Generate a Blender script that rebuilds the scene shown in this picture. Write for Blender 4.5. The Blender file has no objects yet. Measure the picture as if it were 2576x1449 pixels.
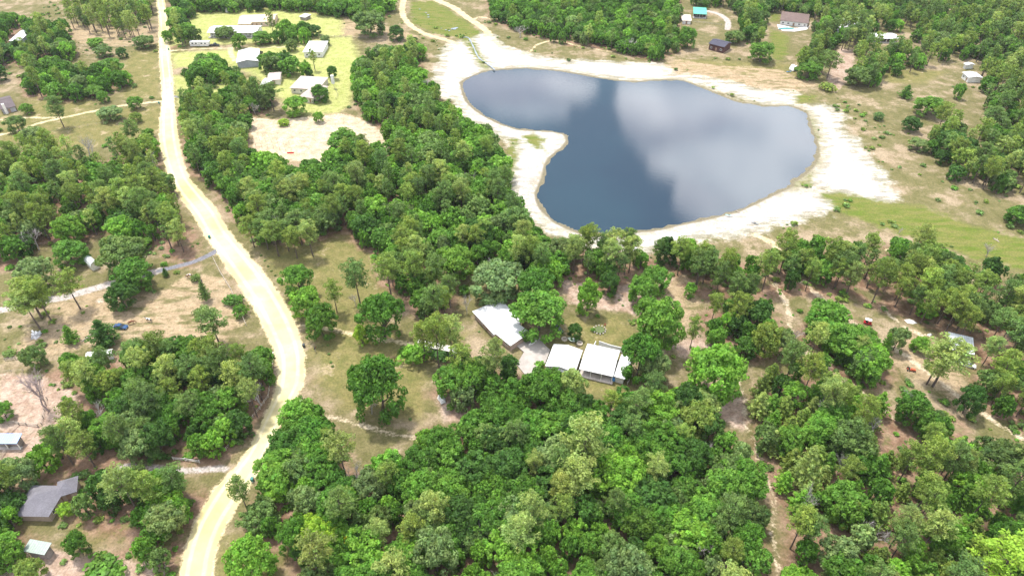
import bpy, math, random
import numpy as np
from mathutils import Vector, Matrix

# ------------------------------------------------------------------ camera, world, sun, exposure
S = bpy.context.scene
COL = S.collection
R = math.radians
PITCH = R(39.2); CAMH = 150.0; FPX = 1717.0
cam = bpy.data.cameras.new('camera'); camo = bpy.data.objects.new('camera', cam); COL.objects.link(camo)
cam.lens = 24.0; cam.sensor_width = 36.0; cam.clip_start = 0.5; cam.clip_end = 20000
camo.location = (0, 0, CAMH); camo.rotation_euler = (R(90)-PITCH, 0, 0)
S.camera = camo
S.view_settings.view_transform = 'Standard'; S.view_settings.look = 'None'
S.view_settings.gamma = 1.0; S.view_settings.exposure = 1.2
SUN_EL, SUN_AZ = R(70), R(-40)          # azimuth from +Y (away from the camera), negative = left
sl = bpy.data.lights.new('sun', 'SUN'); sl.energy = 2.6; sl.angle = R(5); sl.color = (1.0, .955, .87)
so = bpy.data.objects.new('sun', sl); COL.objects.link(so)
sd_ = Vector((math.sin(SUN_AZ)*math.cos(SUN_EL), math.cos(SUN_AZ)*math.cos(SUN_EL), math.sin(SUN_EL)))
so.rotation_euler = sd_.to_track_quat('Z', 'Y').to_euler(); so.location = sd_*800
CT, ST = math.cos(PITCH), math.sin(PITCH)

def W(x, y, z=0.0):
    """point of the photograph (2576 x 1449) -> world point at height z"""
    a = (x-1288.0)/FPX; b = (y-724.5)/FPX
    dz = -(ST+b*CT); dy = CT-b*ST
    t = (z-CAMH)/dz
    return Vector((a*t, dy*t, z))
def pj(X, Y, Z):
    """world -> photograph (numpy friendly)"""
    f = Y*CT-(Z-CAMH)*ST; d = -Y*ST-(Z-CAMH)*CT
    return 1288.0+FPX*X/f, 724.5+FPX*d/f
def pxm(y):
    """photograph pixels per metre across, for ground seen at row y"""
    return CT*(y+678.0)/CAMH

wd = bpy.data.worlds.new('World'); S.world = wd; wd.use_nodes = True
def N(nt, typ, **kw):
    n = nt.nodes.new(typ)
    for k, v in kw.items():
        if k == 'ins':
            for i, val in v.items():
                if isinstance(val, bpy.types.NodeSocket): nt.links.new(val, n.inputs[i])
                else: n.inputs[i].default_value = val
        else: setattr(n, k, v)
    return n
def M_(nt, op, a, b=None, c=None, clamp=False):
    n = nt.nodes.new('ShaderNodeMath'); n.operation = op; n.use_clamp = clamp
    for i, v in enumerate((a, b, c)):
        if v is None: continue
        if isinstance(v, bpy.types.NodeSocket): nt.links.new(v, n.inputs[i])
        else: n.inputs[i].default_value = v
    return n.outputs[0]
def SM(nt, v, lo, hi, smooth=True):
    n = nt.nodes.new('ShaderNodeMapRange'); n.interpolation_type = 'SMOOTHSTEP' if smooth else 'LINEAR'
    n.clamp = True
    nt.links.new(v, n.inputs[0]); n.inputs[1].default_value = lo; n.inputs[2].default_value = hi
    return n.outputs[0]
def MX(nt, f, a, b, mode='MIX'):
    n = nt.nodes.new('ShaderNodeMix'); n.data_type = 'RGBA'; n.blend_type = mode
    for s, v in ((n.inputs[0], f), (n.inputs[6], a), (n.inputs[7], b)):
        if isinstance(v, bpy.types.NodeSocket): nt.links.new(v, s)
        elif isinstance(v, (int, float)): s.default_value = v
        else: s.default_value = (v[0], v[1], v[2], 1)
    return n.outputs[2]
def NZ(nt, vec, scale, detail=4, rough=.55, dim='3D', w=0.0):
    n = nt.nodes.new('ShaderNodeTexNoise'); n.noise_dimensions = dim
    n.inputs['Scale'].default_value = scale; n.inputs['Detail'].default_value = detail; n.inputs['Roughness'].default_value = rough
    if vec is not None: nt.links.new(vec, n.inputs['Vector'])
    return n.outputs[0]

nt = wd.node_tree; nt.nodes.clear()
tc = N(nt, 'ShaderNodeTexCoord'); sep = N(nt, 'ShaderNodeSeparateXYZ', ins={0: tc.outputs['Generated']})
zc = M_(nt, 'MAXIMUM', sep.outputs[2], .06)
uu = M_(nt, 'DIVIDE', sep.outputs[0], zc); vv = M_(nt, 'DIVIDE', sep.outputs[1], zc)
uv = N(nt, 'ShaderNodeCombineXYZ', ins={0: uu, 1: vv}).outputs[0]
cn = NZ(nt, uv, 3.6, 6, .5); cn2 = NZ(nt, uv, .8, 3, .5)
# the clouds of this afternoon, each an ellipse of the cloud deck (plan position over cloud height)
def cloud_blob(px, py, rxp, ryp):
    c = W(px, py)/CAMH; rx = rxp/(CT*(py+678.0)); up = W(px, py-ryp)/CAMH; dn = W(px, py+ryp)/CAMH
    ry = abs(up.y-dn.y)/2
    a = M_(nt, 'DIVIDE', M_(nt, 'SUBTRACT', uu, c.x), rx); b = M_(nt, 'DIVIDE', M_(nt, 'SUBTRACT', vv, c.y), ry)
    return M_(nt, 'SUBTRACT', 1.0, M_(nt, 'SQRT', M_(nt, 'ADD', M_(nt, 'MULTIPLY', a, a), M_(nt, 'MULTIPLY', b, b))))
fld = None
for b_ in [(1655, 290, 115, 110), (1790, 300, 240, 110), (1830, 400, 260, 90), (2010, 360, 130, 150), (1765, 500, 85, 70), (1900, 480, 150, 70), (1690, 400, 70, 60),
           (1235, 225, 130, 55), (1380, 215, 120, 45), (1330, 280, 110, 20)]:
    v = cloud_blob(*b_)
    fld = v if fld is None else M_(nt, 'MAXIMUM', fld, v)
fld = M_(nt, 'MAXIMUM', fld, -1.0)
inlake = SM(nt, cloud_blob(1600, 380, 900, 520), -.15, .1)           # this part of the sky has only those clouds
gen = SM(nt, cn2, .42, .56)
lk = SM(nt, M_(nt, 'ADD', fld, M_(nt, 'MULTIPLY', M_(nt, 'SUBTRACT', cn, .5), 1.1)), -.01, .09)
lk2 = M_(nt, 'MULTIPLY', lk, SM(nt, M_(nt, 'ADD', M_(nt, 'MULTIPLY', NZ(nt, uv, 1.9, 4, .5), 1.0), M_(nt, 'MULTIPLY', fld, .25)), -.1, .72, False))
cov = N(nt, 'ShaderNodeMix', ins={0: inlake, 2: gen, 3: lk2}).outputs[0]
cov = M_(nt, 'MULTIPLY', cov, SM(nt, sep.outputs[2], .0, .12))
sky = N(nt, 'ShaderNodeTexSky', sky_type='NISHITA', sun_disc=False, sun_elevation=SUN_EL, sun_rotation=SUN_AZ,
        altitude=50, air_density=1.1, dust_density=1.6, ozone_density=1.2)
shade = NZ(nt, uv, 2.4, 5, .55)
ccol = MX(nt, SM(nt, shade, .34, .62), (4.6, 4.7, 5.6), (8.8, 8.8, 9.3))
skyc = MX(nt, cov, MX(nt, 1.0, sky.outputs[0], (.66, .62, .54), 'MULTIPLY'), ccol)
bg = N(nt, 'ShaderNodeBackground', ins={0: skyc, 1: .16})
wo = N(nt, 'ShaderNodeOutputWorld', ins={0: bg.outputs[0]})

# ------------------------------------------------------------------ helpers
RG = np.random.default_rng(7); random.seed(7)
MATS = {}
def mat(name, col, rough=.8, metal=0.0, spec=.3, var=.12, vscale=2.0, bump=0.0, seams=None, col2=None):
    """plain principled surface with procedural variation; seams = spacing of ribs of a metal roof"""
    if name in MATS: return MATS[name]
    m = bpy.data.materials.new(name); m.use_nodes = True; t = m.node_tree; p = t.nodes['Principled BSDF']
    t_c = N(t, 'ShaderNodeTexCoord').outputs['Object']
    n1 = NZ(t, t_c, vscale, 5, .6); n2 = NZ(t, t_c, vscale*.15, 3, .5)
    f = M_(t, 'ADD', M_(t, 'MULTIPLY', n1, .6), M_(t, 'MULTIPLY', n2, .4))
    c1 = tuple(c*(1-var*1.6) for c in col); c2 = col2 or tuple(min(1, c*(1+var)) for c in col)
    c = MX(t, SM(t, f, .36, .64), c1, c2)
    if seams:
        wv = N(t, 'ShaderNodeTexWave', wave_type='BANDS', bands_direction='X', ins={0: t_c, 'Scale': math.pi/(10*seams)*1.0, 'Distortion': 0.0})
        line = SM(t, wv.outputs[1], .86, .99)
        c = MX(t, M_(t, 'MULTIPLY', line, .6), c, tuple(x*.55 for x in col))
    t.links.new(c, p.inputs['Base Color'])
    p.inputs['Roughness'].default_value = rough; p.inputs['Metallic'].default_value = metal
    p.inputs['Specular IOR Level'].default_value = spec
    if bump:
        b = N(t, 'ShaderNodeBump', ins={'Height': n1, 'Strength': bump, 'Distance': .05}); t.links.new(b.outputs[0], p.inputs['Normal'])
    MATS[name] = m; return m
def glass():
    if 'window_glass' in MATS: return MATS['window_glass']
    m = mat('window_glass', (.03, .04, .05), .08, 0, .6, .3); return m

def link(o, parent=None):
    COL.objects.link(o)
    if parent is not None: o.parent = parent
    return o
def tag(o, label=None, cat=None, group=None, kind=None):
    if label: o['label'] = label
    if cat: o['category'] = cat
    if group: o['group'] = group
    if kind: o['kind'] = kind
    return o
def thing(name, label, cat, loc=(0, 0, 0), rz=0.0, group=None):
    o = bpy.data.objects.new(name, None); o.empty_display_size = .5; link(o)
    o.location = loc; o.rotation_euler = (0, 0, rz)
    return tag(o, label, cat, group)
class MB:
    def __init__(s): s.v = []; s.f = []
    def add(s, vs, fs):
        k = len(s.v); s.v += [tuple(v) for v in vs]; s.f += [tuple(i+k for i in f) for f in fs]; return s
    def box(s, x0, x1, y0, y1, z0, z1):
        v = [(x0, y0, z0), (x1, y0, z0), (x1, y1, z0), (x0, y1, z0), (x0, y0, z1), (x1, y0, z1), (x1, y1, z1), (x0, y1, z1)]
        return s.add(v, [(0, 3, 2, 1), (4, 5, 6, 7), (0, 1, 5, 4), (1, 2, 6, 5), (2, 3, 7, 6), (3, 0, 4, 7)])
    def hull(s, bot, top):
        """ring of bottom points and ring of top points"""
        n = len(bot)
        return s.add(list(bot)+list(top), [tuple(reversed(range(n))), tuple(range(n, 2*n))]+[(i, (i+1) % n, n+(i+1) % n, n+i) for i in range(n)])
    def tube(s, pts, rads, seg=6):
        pts = [Vector(p) for p in pts]; rings = []
        for i, p in enumerate(pts):
            d = (pts[min(i+1, len(pts)-1)]-pts[max(i-1, 0)]).normalized()
            u = d.cross(Vector((0, 0, 1)) if abs(d.z) < .9 else Vector((1, 0, 0))).normalized(); w = d.cross(u)
            rings.append([p+(u*math.cos(6.2832*k/seg)+w*math.sin(6.2832*k/seg))*rads[i] for k in range(seg)])
        v = [q for r in rings for q in r]; f = []
        for i in range(len(pts)-1):
            for k in range(seg): f.append((i*seg+k, i*seg+(k+1) % seg, (i+1)*seg+(k+1) % seg, (i+1)*seg+k))
        f.append(tuple(range(seg))); f.append(tuple(reversed(range((len(pts)-1)*seg, len(pts)*seg))))
        return s.add(v, f)
    def cyl(s, x, y, z0, z1, r, seg=12, axis='z'):
        if axis == 'z': return s.tube([(x, y, z0), (x, y, z1)], [r, r], seg)
        return s.tube([(x, z0, y), (x, z1, y)], [r, r], seg)
    def build(s, name, m, parent=None, smooth=False):
        me = bpy.data.meshes.new(name); me.from_pydata(s.v, [], s.f); me.materials.append(m)
        if smooth: me.polygons.foreach_set('use_smooth', [True]*len(me.polygons))
        me.update(); return link(bpy.data.objects.new(name, me), parent)
def copy_tree(o, parent=None):
    c = o.copy(); COL.objects.link(c)
    if parent is not None: c.parent = parent
    for ch in [x for x in o.children]: copy_tree(ch, c)
    return c
def big_mesh(name, verts, faces4, mats, attr=None, midx=None):
    me = bpy.data.meshes.new(name); nv, nf = len(verts), len(faces4)
    me.vertices.add(nv); me.vertices.foreach_set('co', np.ascontiguousarray(verts, dtype=np.float32).ravel())
    me.loops.add(nf*4); me.loops.foreach_set('vertex_index', np.ascontiguousarray(faces4, dtype=np.int32).ravel())
    me.polygons.add(nf); me.polygons.foreach_set('loop_start', np.arange(nf, dtype=np.int32)*4)
    for m in mats: me.materials.append(m)
    if midx is not None: me.polygons.foreach_set('material_index', midx.astype(np.int32))
    if attr:
        for k, arr in attr.items():
            a = me.attributes.new(k, 'FLOAT_COLOR', 'POINT'); a.data.foreach_set('color', np.ascontiguousarray(arr, dtype=np.float32).ravel())
    me.update(calc_edges=True); return me

# ------------------------------------------------------------------ plan of the place (photograph coordinates)
LAKE = [(1164,207),(1179,197),(1219,180),(1259,175),(1325,172),(1392,177),(1459,187),(1509,197),(1559,204),(1609,206),(1659,202),(1692,201),(1717,204),(1737,210),(1767,222),(1800,235),(1834,250),(1867,259),(1917,266),(1950,268),(1984,267),(2007,273),(2024,283),(2030,300),(2037,327),(2047,350),(2052,373),(2050,393),(2040,413),(2020,433),(2000,447),(1985,455),(1990,462),(1967,473),(1940,485),(1890,509),(1850,526),(1800,539),(1750,551),(1717,556),(1658,571),(1592,578),(1525,584),(1492,583),(1459,579),(1432,569),(1405,556),(1385,539),(1368,523),(1358,503),(1356,483),(1372,447),(1377,420),(1388,397),(1405,383),(1422,370),(1434,353),(1430,340),(1418,332),(1392,327),(1352,325),(1305,322),(1259,307),(1225,290),(1199,273),(1179,253),(1170,233),(1167,217)]
SAND = [
 [(1142,110),(1168,107),(1188,137),(1202,157),(1218,172),(1240,230),(1300,300),(1440,320),(1440,370),(1400,420),(1400,520),(1530,560),(1800,500),(1920,440),(1960,470),(2010,480),(2050,482),(2060,496),(2104,516),(2050,532),(1984,552),(1904,571),(1850,582),(1784,584),(1700,612),(1592,632),(1525,620),(1442,602),(1405,585),(1378,562),(1325,534),(1290,500),(1288,433),(1292,400),(1305,373),(1298,353),(1258,340),(1208,312),(1178,300),(1158,283),(1145,247),(1112,233),(1098,207),(1105,187),(1118,160),(1112,143)],
 [(1235,95),(1258,117),(1292,127),(1325,137),(1358,147),(1425,160),(1475,155),(1558,160),(1658,163),(1675,175),(1678,190),(1717,190),(1750,195),(1817,207),(1917,230),(1985,233),(2000,262),(1940,258),(1860,240),(1780,210),(1700,195),(1600,200),(1500,190),(1400,172),(1300,168),(1240,172),(1225,157),(1198,130),(1188,100),(1208,88)],
 [(2030,266),(2090,270),(2108,300),(2115,340),(2145,352),(2162,383),(2205,433),(2218,467),(2240,496),(2200,503),(2130,486),(2040,457),(2060,430),(2075,400),(2078,360),(2068,320),(2050,290)]]
SUNNY_LAWN = [[(430,135),(560,127),(880,92),(905,150),(880,262),(850,283),(740,290),(700,240),(640,190),(560,160),(440,172)],
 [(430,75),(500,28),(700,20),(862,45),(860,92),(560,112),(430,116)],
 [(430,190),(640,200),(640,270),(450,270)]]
BARE = [[(623,293),(710,300),(859,283),(900,293),(950,318),(985,345),(978,388),(920,395),(830,420),(740,410),(690,392),(632,378)],
 [(170,60),(390,75),(395,110),(300,118),(200,110),(165,80)],
 [(820,60),(880,40),(950,60),(1050,90),(1060,98),(960,98),(860,92),(810,80)],
 [(150,730),(400,740),(480,690),(560,700),(620,800),(560,870),(450,860),(330,850),(100,900),(40,890),(60,850),(120,800)],
 [(2230,850),(2300,830),(2400,900),(2440,1000),(2400,1010),(2300,950),(2220,900)],
 [(1640,700),(1720,690),(1760,760),(1700,850),(1620,800),(1580,770)],
 [(1590,200),(1700,150),(1800,165),(1960,175),(2060,210),(2000,235),(1920,225),(1750,195)]]
PINK = [[(0,940),(100,945),(190,990),(205,1050),(110,1085),(95,1190),(0,1180)],
 [(20,1449),(60,1400),(140,1380),(210,1400),(420,1420),(412,1452),(380,1530),(-60,1530)],
 [(1790,1000),(1870,1000),(1890,1060),(1870,1085),(1810,1050)],
 [(2110,120),(2150,130),(2140,200),(2100,230),(2080,200)],
 [(1410,700),(1500,720),(1540,760),(1560,720),(1700,700),(1600,790),(1430,760)],
 [(1690,870),(1760,840),(1790,870),(1720,900)],
 [(1100,1000),(1200,980),(1180,1060),(1120,1060)]]
MEADOW = [[(1938,75),(1985,90),(1980,135),(1952,160),(1938,130)],[(1938,30),(1965,35),(1960,55),(1938,55)],[(1032,7),(1092,3),(1158,43),(1212,83),(1175,102),(1092,83),(1038,60)],
 [(2070,490),(2110,485),(2250,512),(2330,520),(2420,560),(2576,600),(2650,640),(2650,700),(2450,650),(2330,610),(2260,590),(2180,560),(2110,535)],
 [(2000,240),(2060,240),(2040,252),(2010,258)],
 [(1160,97),(1180,95),(1200,125),(1222,160),(1235,172),(1222,176),(1195,145),(1175,115)],
 [(1312,340),(1345,334),(1370,348),(1366,376),(1345,372),(1320,355)],[(1285,350),(1300,352),(1300,400),(1284,470),(1275,400)],[(2034,290),(2048,300),(2058,340),(2064,380),(2056,415),(2046,400),(2050,360),(2040,320)],[(1998,447),(2040,430),(2050,445),(2035,465),(1990,470)]]
GRASS = [[(620,560),(880,575),(930,620),(950,700),(1000,740),(900,780),(1000,830),(1030,900),(1080,960),(1060,1060),(880,1040),(800,960),(790,880),(760,800),(700,700)],
 [(1420,800),(1560,790),(1620,860),(1560,880),(1400,860)],[(1150,900),(1100,850),(1200,830),(1130,880)],
 [(1000,470),(1020,500),(1000,520)],[(330,130),(400,130),(405,250),(310,250),(280,200)],[(70,245),(200,235),(240,270),(160,290),(80,290)],
 [(550,1350),(640,1340),(720,1400),(720,1530),(520,1530)],[(0,290),(400,265),(410,330),(200,380),(0,360)],
 [(200,1300),(340,1310),(330,1340),(230,1370),(180,1350)],[(1400,930),(1560,960),(1600,1000),(1500,1000),(1390,960)],
 [(1700,150),(1990,160),(2060,210),(1800,180),(1690,170)],[(2200,170),(2380,180),(2330,210),(2230,210)]]
ROAD = [(-120,383,400),(0,393,413),(50,400,423),(130,400,427),(200,405,435),(250,407,437),(300,402,442),(350,402,448),(400,412,458),(450,430,475),(483,447,500),(536,487,545),(582,513,572),(616,537,598),(682,583,653),(749,627,703),(816,663,740),(882,693,763),(930,697,767),(966,693,763),(1000,685,744),(1066,655,708),(1133,621,683),(1183,585,655),(1233,538,625),(1300,497,580),(1350,473,557),(1400,460,540),(1449,450,533),(1560,430,522)]
# side tracks: (points, half width in photograph pixels, colour class 0 pale sand / 1 grey gravel / 2 dark paving)
TRACKS = {
 'sandy_driveway': [[(405,255),(360,260),(287,270),(167,295),(100,310),(50,328),(0,340),(-80,355)], 5, 0],
 'house_driveway': [[(167,295),(120,297),(67,297),(0,302),(-60,304)], 4, 0],
 'lawn_driveway': [[(425,129),(500,124),(567,122),(650,120),(733,118),(765,118)], 3.2, 0],
 'garage_driveway': [[(578,122),(583,140),(590,152)], 6, 0],
 'paved_driveway': [[(436,241),(457,245),(507,250),(600,252),(633,247),(667,227)], 4, 2],
 'gravel_driveway': [[(400,683),(300,709),(217,733),(160,749),(100,759),(0,782),(-80,800)], 13, 1],
 'paved_drive_mouth': [[(556,622),(540,634),(520,646),(480,663),(400,683)], 8, 2],
 'stable_driveway': [[(570,1179),(533,1179),(467,1184),(380,1175),(317,1173),(290,1180)], 8, 1],
 'sandy_track': [[(765,816),(820,826),(859,833),(892,840),(959,853),(1025,863),(1060,868)], 6, 0],
 'worn_track': [[(800,1045),(859,1053),(909,1069),(975,1089),(1042,1099)], 5, 3],
 'wood_trail': [[(1950,716),(1977,759),(1984,783),(1990,833),(2010,876),(2067,909),(2110,950),(2180,1000),(2260,1060)], 6, 3],
 'cart_track': [[(2017,709),(2067,749),(2150,816),(2190,843),(2257,883),(2317,923),(2367,963),(2437,1016),(2500,1059),(2576,1106),(2680,1170)], 7, 3],
 'clearing_track': [[(2220,770),(2237,793),(2284,829),(2350,850)], 4, 3],
 'forest_trail': [[(1855,930),(1860,966),(1874,1016),(1877,1066),(1900,1116),(1914,1166),(1924,1199),(1945,1250),(1952,1286),(1942,1316),(1950,1383),(1957,1449),(1965,1540)], 4, 3],
 'lake_trail': [[(1080,-20),(1098,0),(1142,20),(1178,47),(1218,73),(1230,90)], 9, 0],
 'shore_trail': [[(1018,-20),(1012,33),(1032,63),(1072,87),(1118,100),(1152,112)], 7, 0],
 'foot_trail': [[(1235,93),(1258,117),(1278,127),(1328,133),(1352,113),(1398,103),(1458,117),(1545,133)], 2.5, 0],
 'meadow_path': [[(1190,52),(1205,43),(1240,48),(1282,48)], 3, 0],
 'neighbour_driveway': [[(1780,30),(1810,38),(1830,55),(1830,75)], 7, 1],
 'far_road': [[(2240,-20),(2290,20),(2330,50),(2370,90),(2460,130),(2540,165),(2600,185)], 3, 3],
 'pine_clearing_track': [[(2235,630),(2330,650),(2400,690),(2480,725),(2560,760)], 8, 0],
 'shore_access_track': [[(1900,590),(1940,610),(1965,640)], 8, 0],
}
def wpoly(p): return np.array([W(x, y)[:2] for x, y in p])
def seg_d(P, a, b):
    d = b-a; L = (d*d).sum()+1e-9
    t = np.clip(((P-a)@d)/L, 0, 1)
    return np.hypot(P[:, 0]-(a[0]+t*d[0]), P[:, 1]-(a[1]+t*d[1]))
def sdf_poly(P, poly):
    """positive inside"""
    out = np.full(len(P), 1e9); ins = np.zeros(len(P), bool); n = len(poly)
    for i in range(n):
        a, b = poly[i], poly[(i+1) % n]
        out = np.minimum(out, seg_d(P, a, b))
        c = ((a[1] > P[:, 1]) != (b[1] > P[:, 1])) & (P[:, 0] < (b[0]-a[0])*(P[:, 1]-a[1])/(b[1]-a[1]+1e-12)+a[0])
        ins ^= c
    return np.where(ins, out, -out)
def sdf_many(P, polys):
    o = np.full(len(P), -1e9)
    for p in polys:
        w = wpoly(p); lo = w.min(0)-25; hi = w.max(0)+25
        k = np.where((P[:, 0] > lo[0]) & (P[:, 0] < hi[0]) & (P[:, 1] > lo[1]) & (P[:, 1] < hi[1]))[0]
        if len(k): o[k] = np.maximum(o[k], sdf_poly(P[k], w))
    return np.maximum(o, -60)
def track_line(pts, hw):
    w = [W(x, y) for x, y in pts]; hws = [hw/pxm(y) for x, y in pts]
    # smooth (Catmull-Rom)
    out = []; n = len(w)
    for i in range(n-1):
        p0, p1, p2, p3 = w[max(i-1, 0)], w[i], w[i+1], w[min(i+2, n-1)]
        for k in range(6):
            t = k/6
            q = .5*((2*p1)+(p2-p0)*t+(2*p0-5*p1+4*p2-p3)*t*t+(3*p1-p0-3*p2+p3)*t**3)
            out.append((q.x, q.y, hws[i]*(1-t)+hws[i+1]*t))
    out.append((w[-1].x, w[-1].y, hws[-1])); return np.array(out)
def sdf_track(P, tl, out):
    for i in range(len(tl)-1):
        a, b = tl[i, :2], tl[i+1, :2]; lo = np.minimum(a, b)-16; hi = np.maximum(a, b)+16
        k = np.where((P[:, 0] > lo[0]) & (P[:, 0] < hi[0]) & (P[:, 1] > lo[1]) & (P[:, 1] < hi[1]))[0]
        if len(k): out[k] = np.maximum(out[k], tl[i, 2]-seg_d(P[k], a, b))
    return out
road_tl = track_line([((l+r)/2, y) for y, l, r in ROAD], 1)
hwv = [((r-l)/2)/pxm(y) for y, l, r in ROAD]
for i in range(len(ROAD)-1):
    for k in range(6): road_tl[i*6+k, 2] = hwv[i]*(1-k/6)+hwv[i+1]*k/6
road_tl[-1, 2] = hwv[-1]
TL = {k: track_line(v[0], v[1]) for k, v in TRACKS.items()}

# canopy regions: (name, outline of the visible crowns, density, share of pines, share of young pines, text for labels)
REG = [
 ('fore', [(700,1015),(760,985),(805,1030),(860,1080),(885,1140),(930,1150),(1000,1130),(1040,1150),(1045,1080),(1090,1040),(1150,1060),(1190,1000),(1300,960),(1420,945),(1500,975),(1590,990),(1660,975),(1740,960),(1790,1010),(1810,1060),(1880,1100),(1895,1180),(1915,1250),(1935,1330),(1940,1560),(690,1560),(730,1400),(700,1350),(640,1335),(620,1290),(655,1200),(690,1130)], 1.0, .12, .0, 'in the dense wood at the bottom centre'),
 ('foreright', [(1890,960),(1950,900),(2060,915),(2150,960),(2250,1000),(2330,990),(2420,1020),(2440,1070),(2500,1120),(2576,1150),(2720,1220),(2720,1560),(1985,1560),(1962,1400),(1975,1290),(1935,1200),(1895,1090)], .93, .16, .5, 'in the mixed wood at the bottom right'),
 ('midright', [(1740,770),(1800,735),(1880,705),(1960,760),(1975,860),(1900,880),(1800,850)], .85, .2, .0, 'in the grove left of the wood trail'),
 ('midright2', [(2005,800),(2080,740),(2150,765),(2180,830),(2250,880),(2250,930),(2180,960),(2100,930),(2010,880)], .97, .15, .1, 'between the wood trail and the cart track'),
 ('belt', [(1420,600),(1500,590),(1640,612),(1700,602),(1760,612),(1900,640),(2010,590),(2100,612),(2200,592),(2320,585),(2400,640),(2576,680),(2720,730),(2720,960),(2576,900),(2470,880),(2380,820),(2270,770),(2150,725),(2020,715),(1900,725),(1800,735),(1700,690),(1600,660),(1560,715),(1480,705),(1420,680)], .80, .78, .0, 'in the pine belt south of the lake'),
 ('rightedge', [(2470,800),(2576,760),(2720,800),(2720,1080),(2576,1060),(2480,1000),(2440,920)], .85, .6, .1, 'around the metal roofed shed at the right edge'),
 ('centre', [(450,270),(460,200),(520,140),(560,150),(600,165),(640,200),(690,230),(660,280),(620,300),(625,370),(700,400),(760,410),(830,400),(850,340),(900,335),(940,375),(990,370),(940,300),(900,250),(880,170),(920,118),(1000,120),(1060,95),(1065,140),(1050,175),(1100,220),(1135,275),(1180,300),(1235,335),(1255,370),(1272,420),(1285,470),(1340,535),(1385,580),(1435,610),(1435,680),(1400,700),(1330,690),(1210,670),(1130,620),(1060,660),(1000,650),(950,620),(900,600),(870,560),(780,590),(640,580),(600,540),(560,480),(530,440),(480,420),(455,330)], .97, .3, .0, 'in the wood between the dirt road and the lake'),
 ('centrepines', [(950,620),(1100,640),(1160,700),(1130,780),(1080,800),(1040,760),(1000,720),(950,690)], .75, .85, .0, 'in the pine group left of the white house'),
 ('houseoaks', [(1120,990),(1075,950),(1150,905),(1200,888),(1245,888),(1300,902),(1330,918),(1300,950),(1290,1000),(1160,1010)], .95, .15, .0, 'in the clump beside the concrete driveway'),
 ('leftmid', [(-100,380),(0,385),(60,360),(160,375),(250,400),(330,335),(400,340),(415,440),(430,510),(500,560),(500,640),(440,650),(400,600),(290,590),(250,560),(200,600),(100,590),(60,640),(-100,680)], .76, .55, .0, 'in the wood left of the dirt road'),
 ('topleftpines', [(150,0),(390,-60),(392,60),(330,90),(240,70),(170,60)], .6, .9, .0, 'in the tall pine stand at the top left'),
 ('topleft', [(-120,30),(0,30),(100,40),(170,60),(190,130),(130,140),(60,150),(0,150),(-120,160)], .85, .25, .0, 'at the top left beside the pale roofed house'),
 ('leftoaks', [(50,175),(120,150),(250,165),(320,170),(330,195),(260,220),(170,240),(60,225)], .85, .15, .0, 'in the oak clump of the upper left field'),
 ('leftlow', [(80,920),(200,870),(330,860),(430,850),(560,865),(670,870),(690,930),(670,1000),(600,1080),(540,1150),(500,1140),(420,1120),(330,1150),(200,1190),(130,1200),(60,1150),(110,1090),(200,1040),(170,950)], .97, .45, .0, 'in the wood inside the bend of the dirt road'),
 ('lowleft', [(150,1240),(200,1200),(300,1190),(330,1140),(430,1160),(460,1200),(530,1190),(530,1230),(480,1280),(455,1400),(380,1420),(250,1420),(220,1380),(330,1320),(210,1300)], .92, .15, .0, 'in the thicket by the dark hip roofed house'),
 ('lowleftedge', [(-120,1180),(60,1190),(35,1270),(90,1320),(60,1360),(0,1420),(-120,1440)], .9, .1, .0, 'at the lower left edge below the blue roofed shelter'),
 ('top', [(420,-60),(1000,-60),(985,10),(950,50),(880,30),(700,12),(500,18),(425,60)], .95, .1, .0, 'in the wood behind the farmhouse at the top'),
 ('farmtrees', [(630,150),(680,130),(800,145),(810,180),(700,170),(640,175)], .65, .1, .0, 'among the houses on the bright lawn'),
 ('farmtrees2', [(640,60),(790,60),(800,90),(700,110),(590,100)], .45, .05, .0, 'around the long white roofed farmhouse'),
 ('roadtop', [(425,30),(480,40),(500,80),(470,100),(425,110)], .8, .1, .0, 'beside the dirt road near the top'),
 ('toplake', [(1225,-60),(1712,-60),(1712,60),(1745,95),(1640,145),(1560,115),(1430,100),(1290,60),(1230,30)], .97, .08, .0, 'in the wood north of the lake'),
 ('topright', [(1730,-60),(2720,-60),(2720,470),(2576,470),(2400,430),(2340,370),(2250,280),(2180,200),(2140,215),(2060,160),(2030,180),(1990,160),(1930,110),(1870,90),(1850,40),(1730,10)], .84, .45, .0, 'in the scattered woodland at the upper right'),
 ('righttop2', [(2330,340),(2470,330),(2600,330),(2720,350),(2720,500),(2560,480),(2440,450),(2370,400)], .8, .3, .0, 'at the right edge above the meadow'),
]
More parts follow.
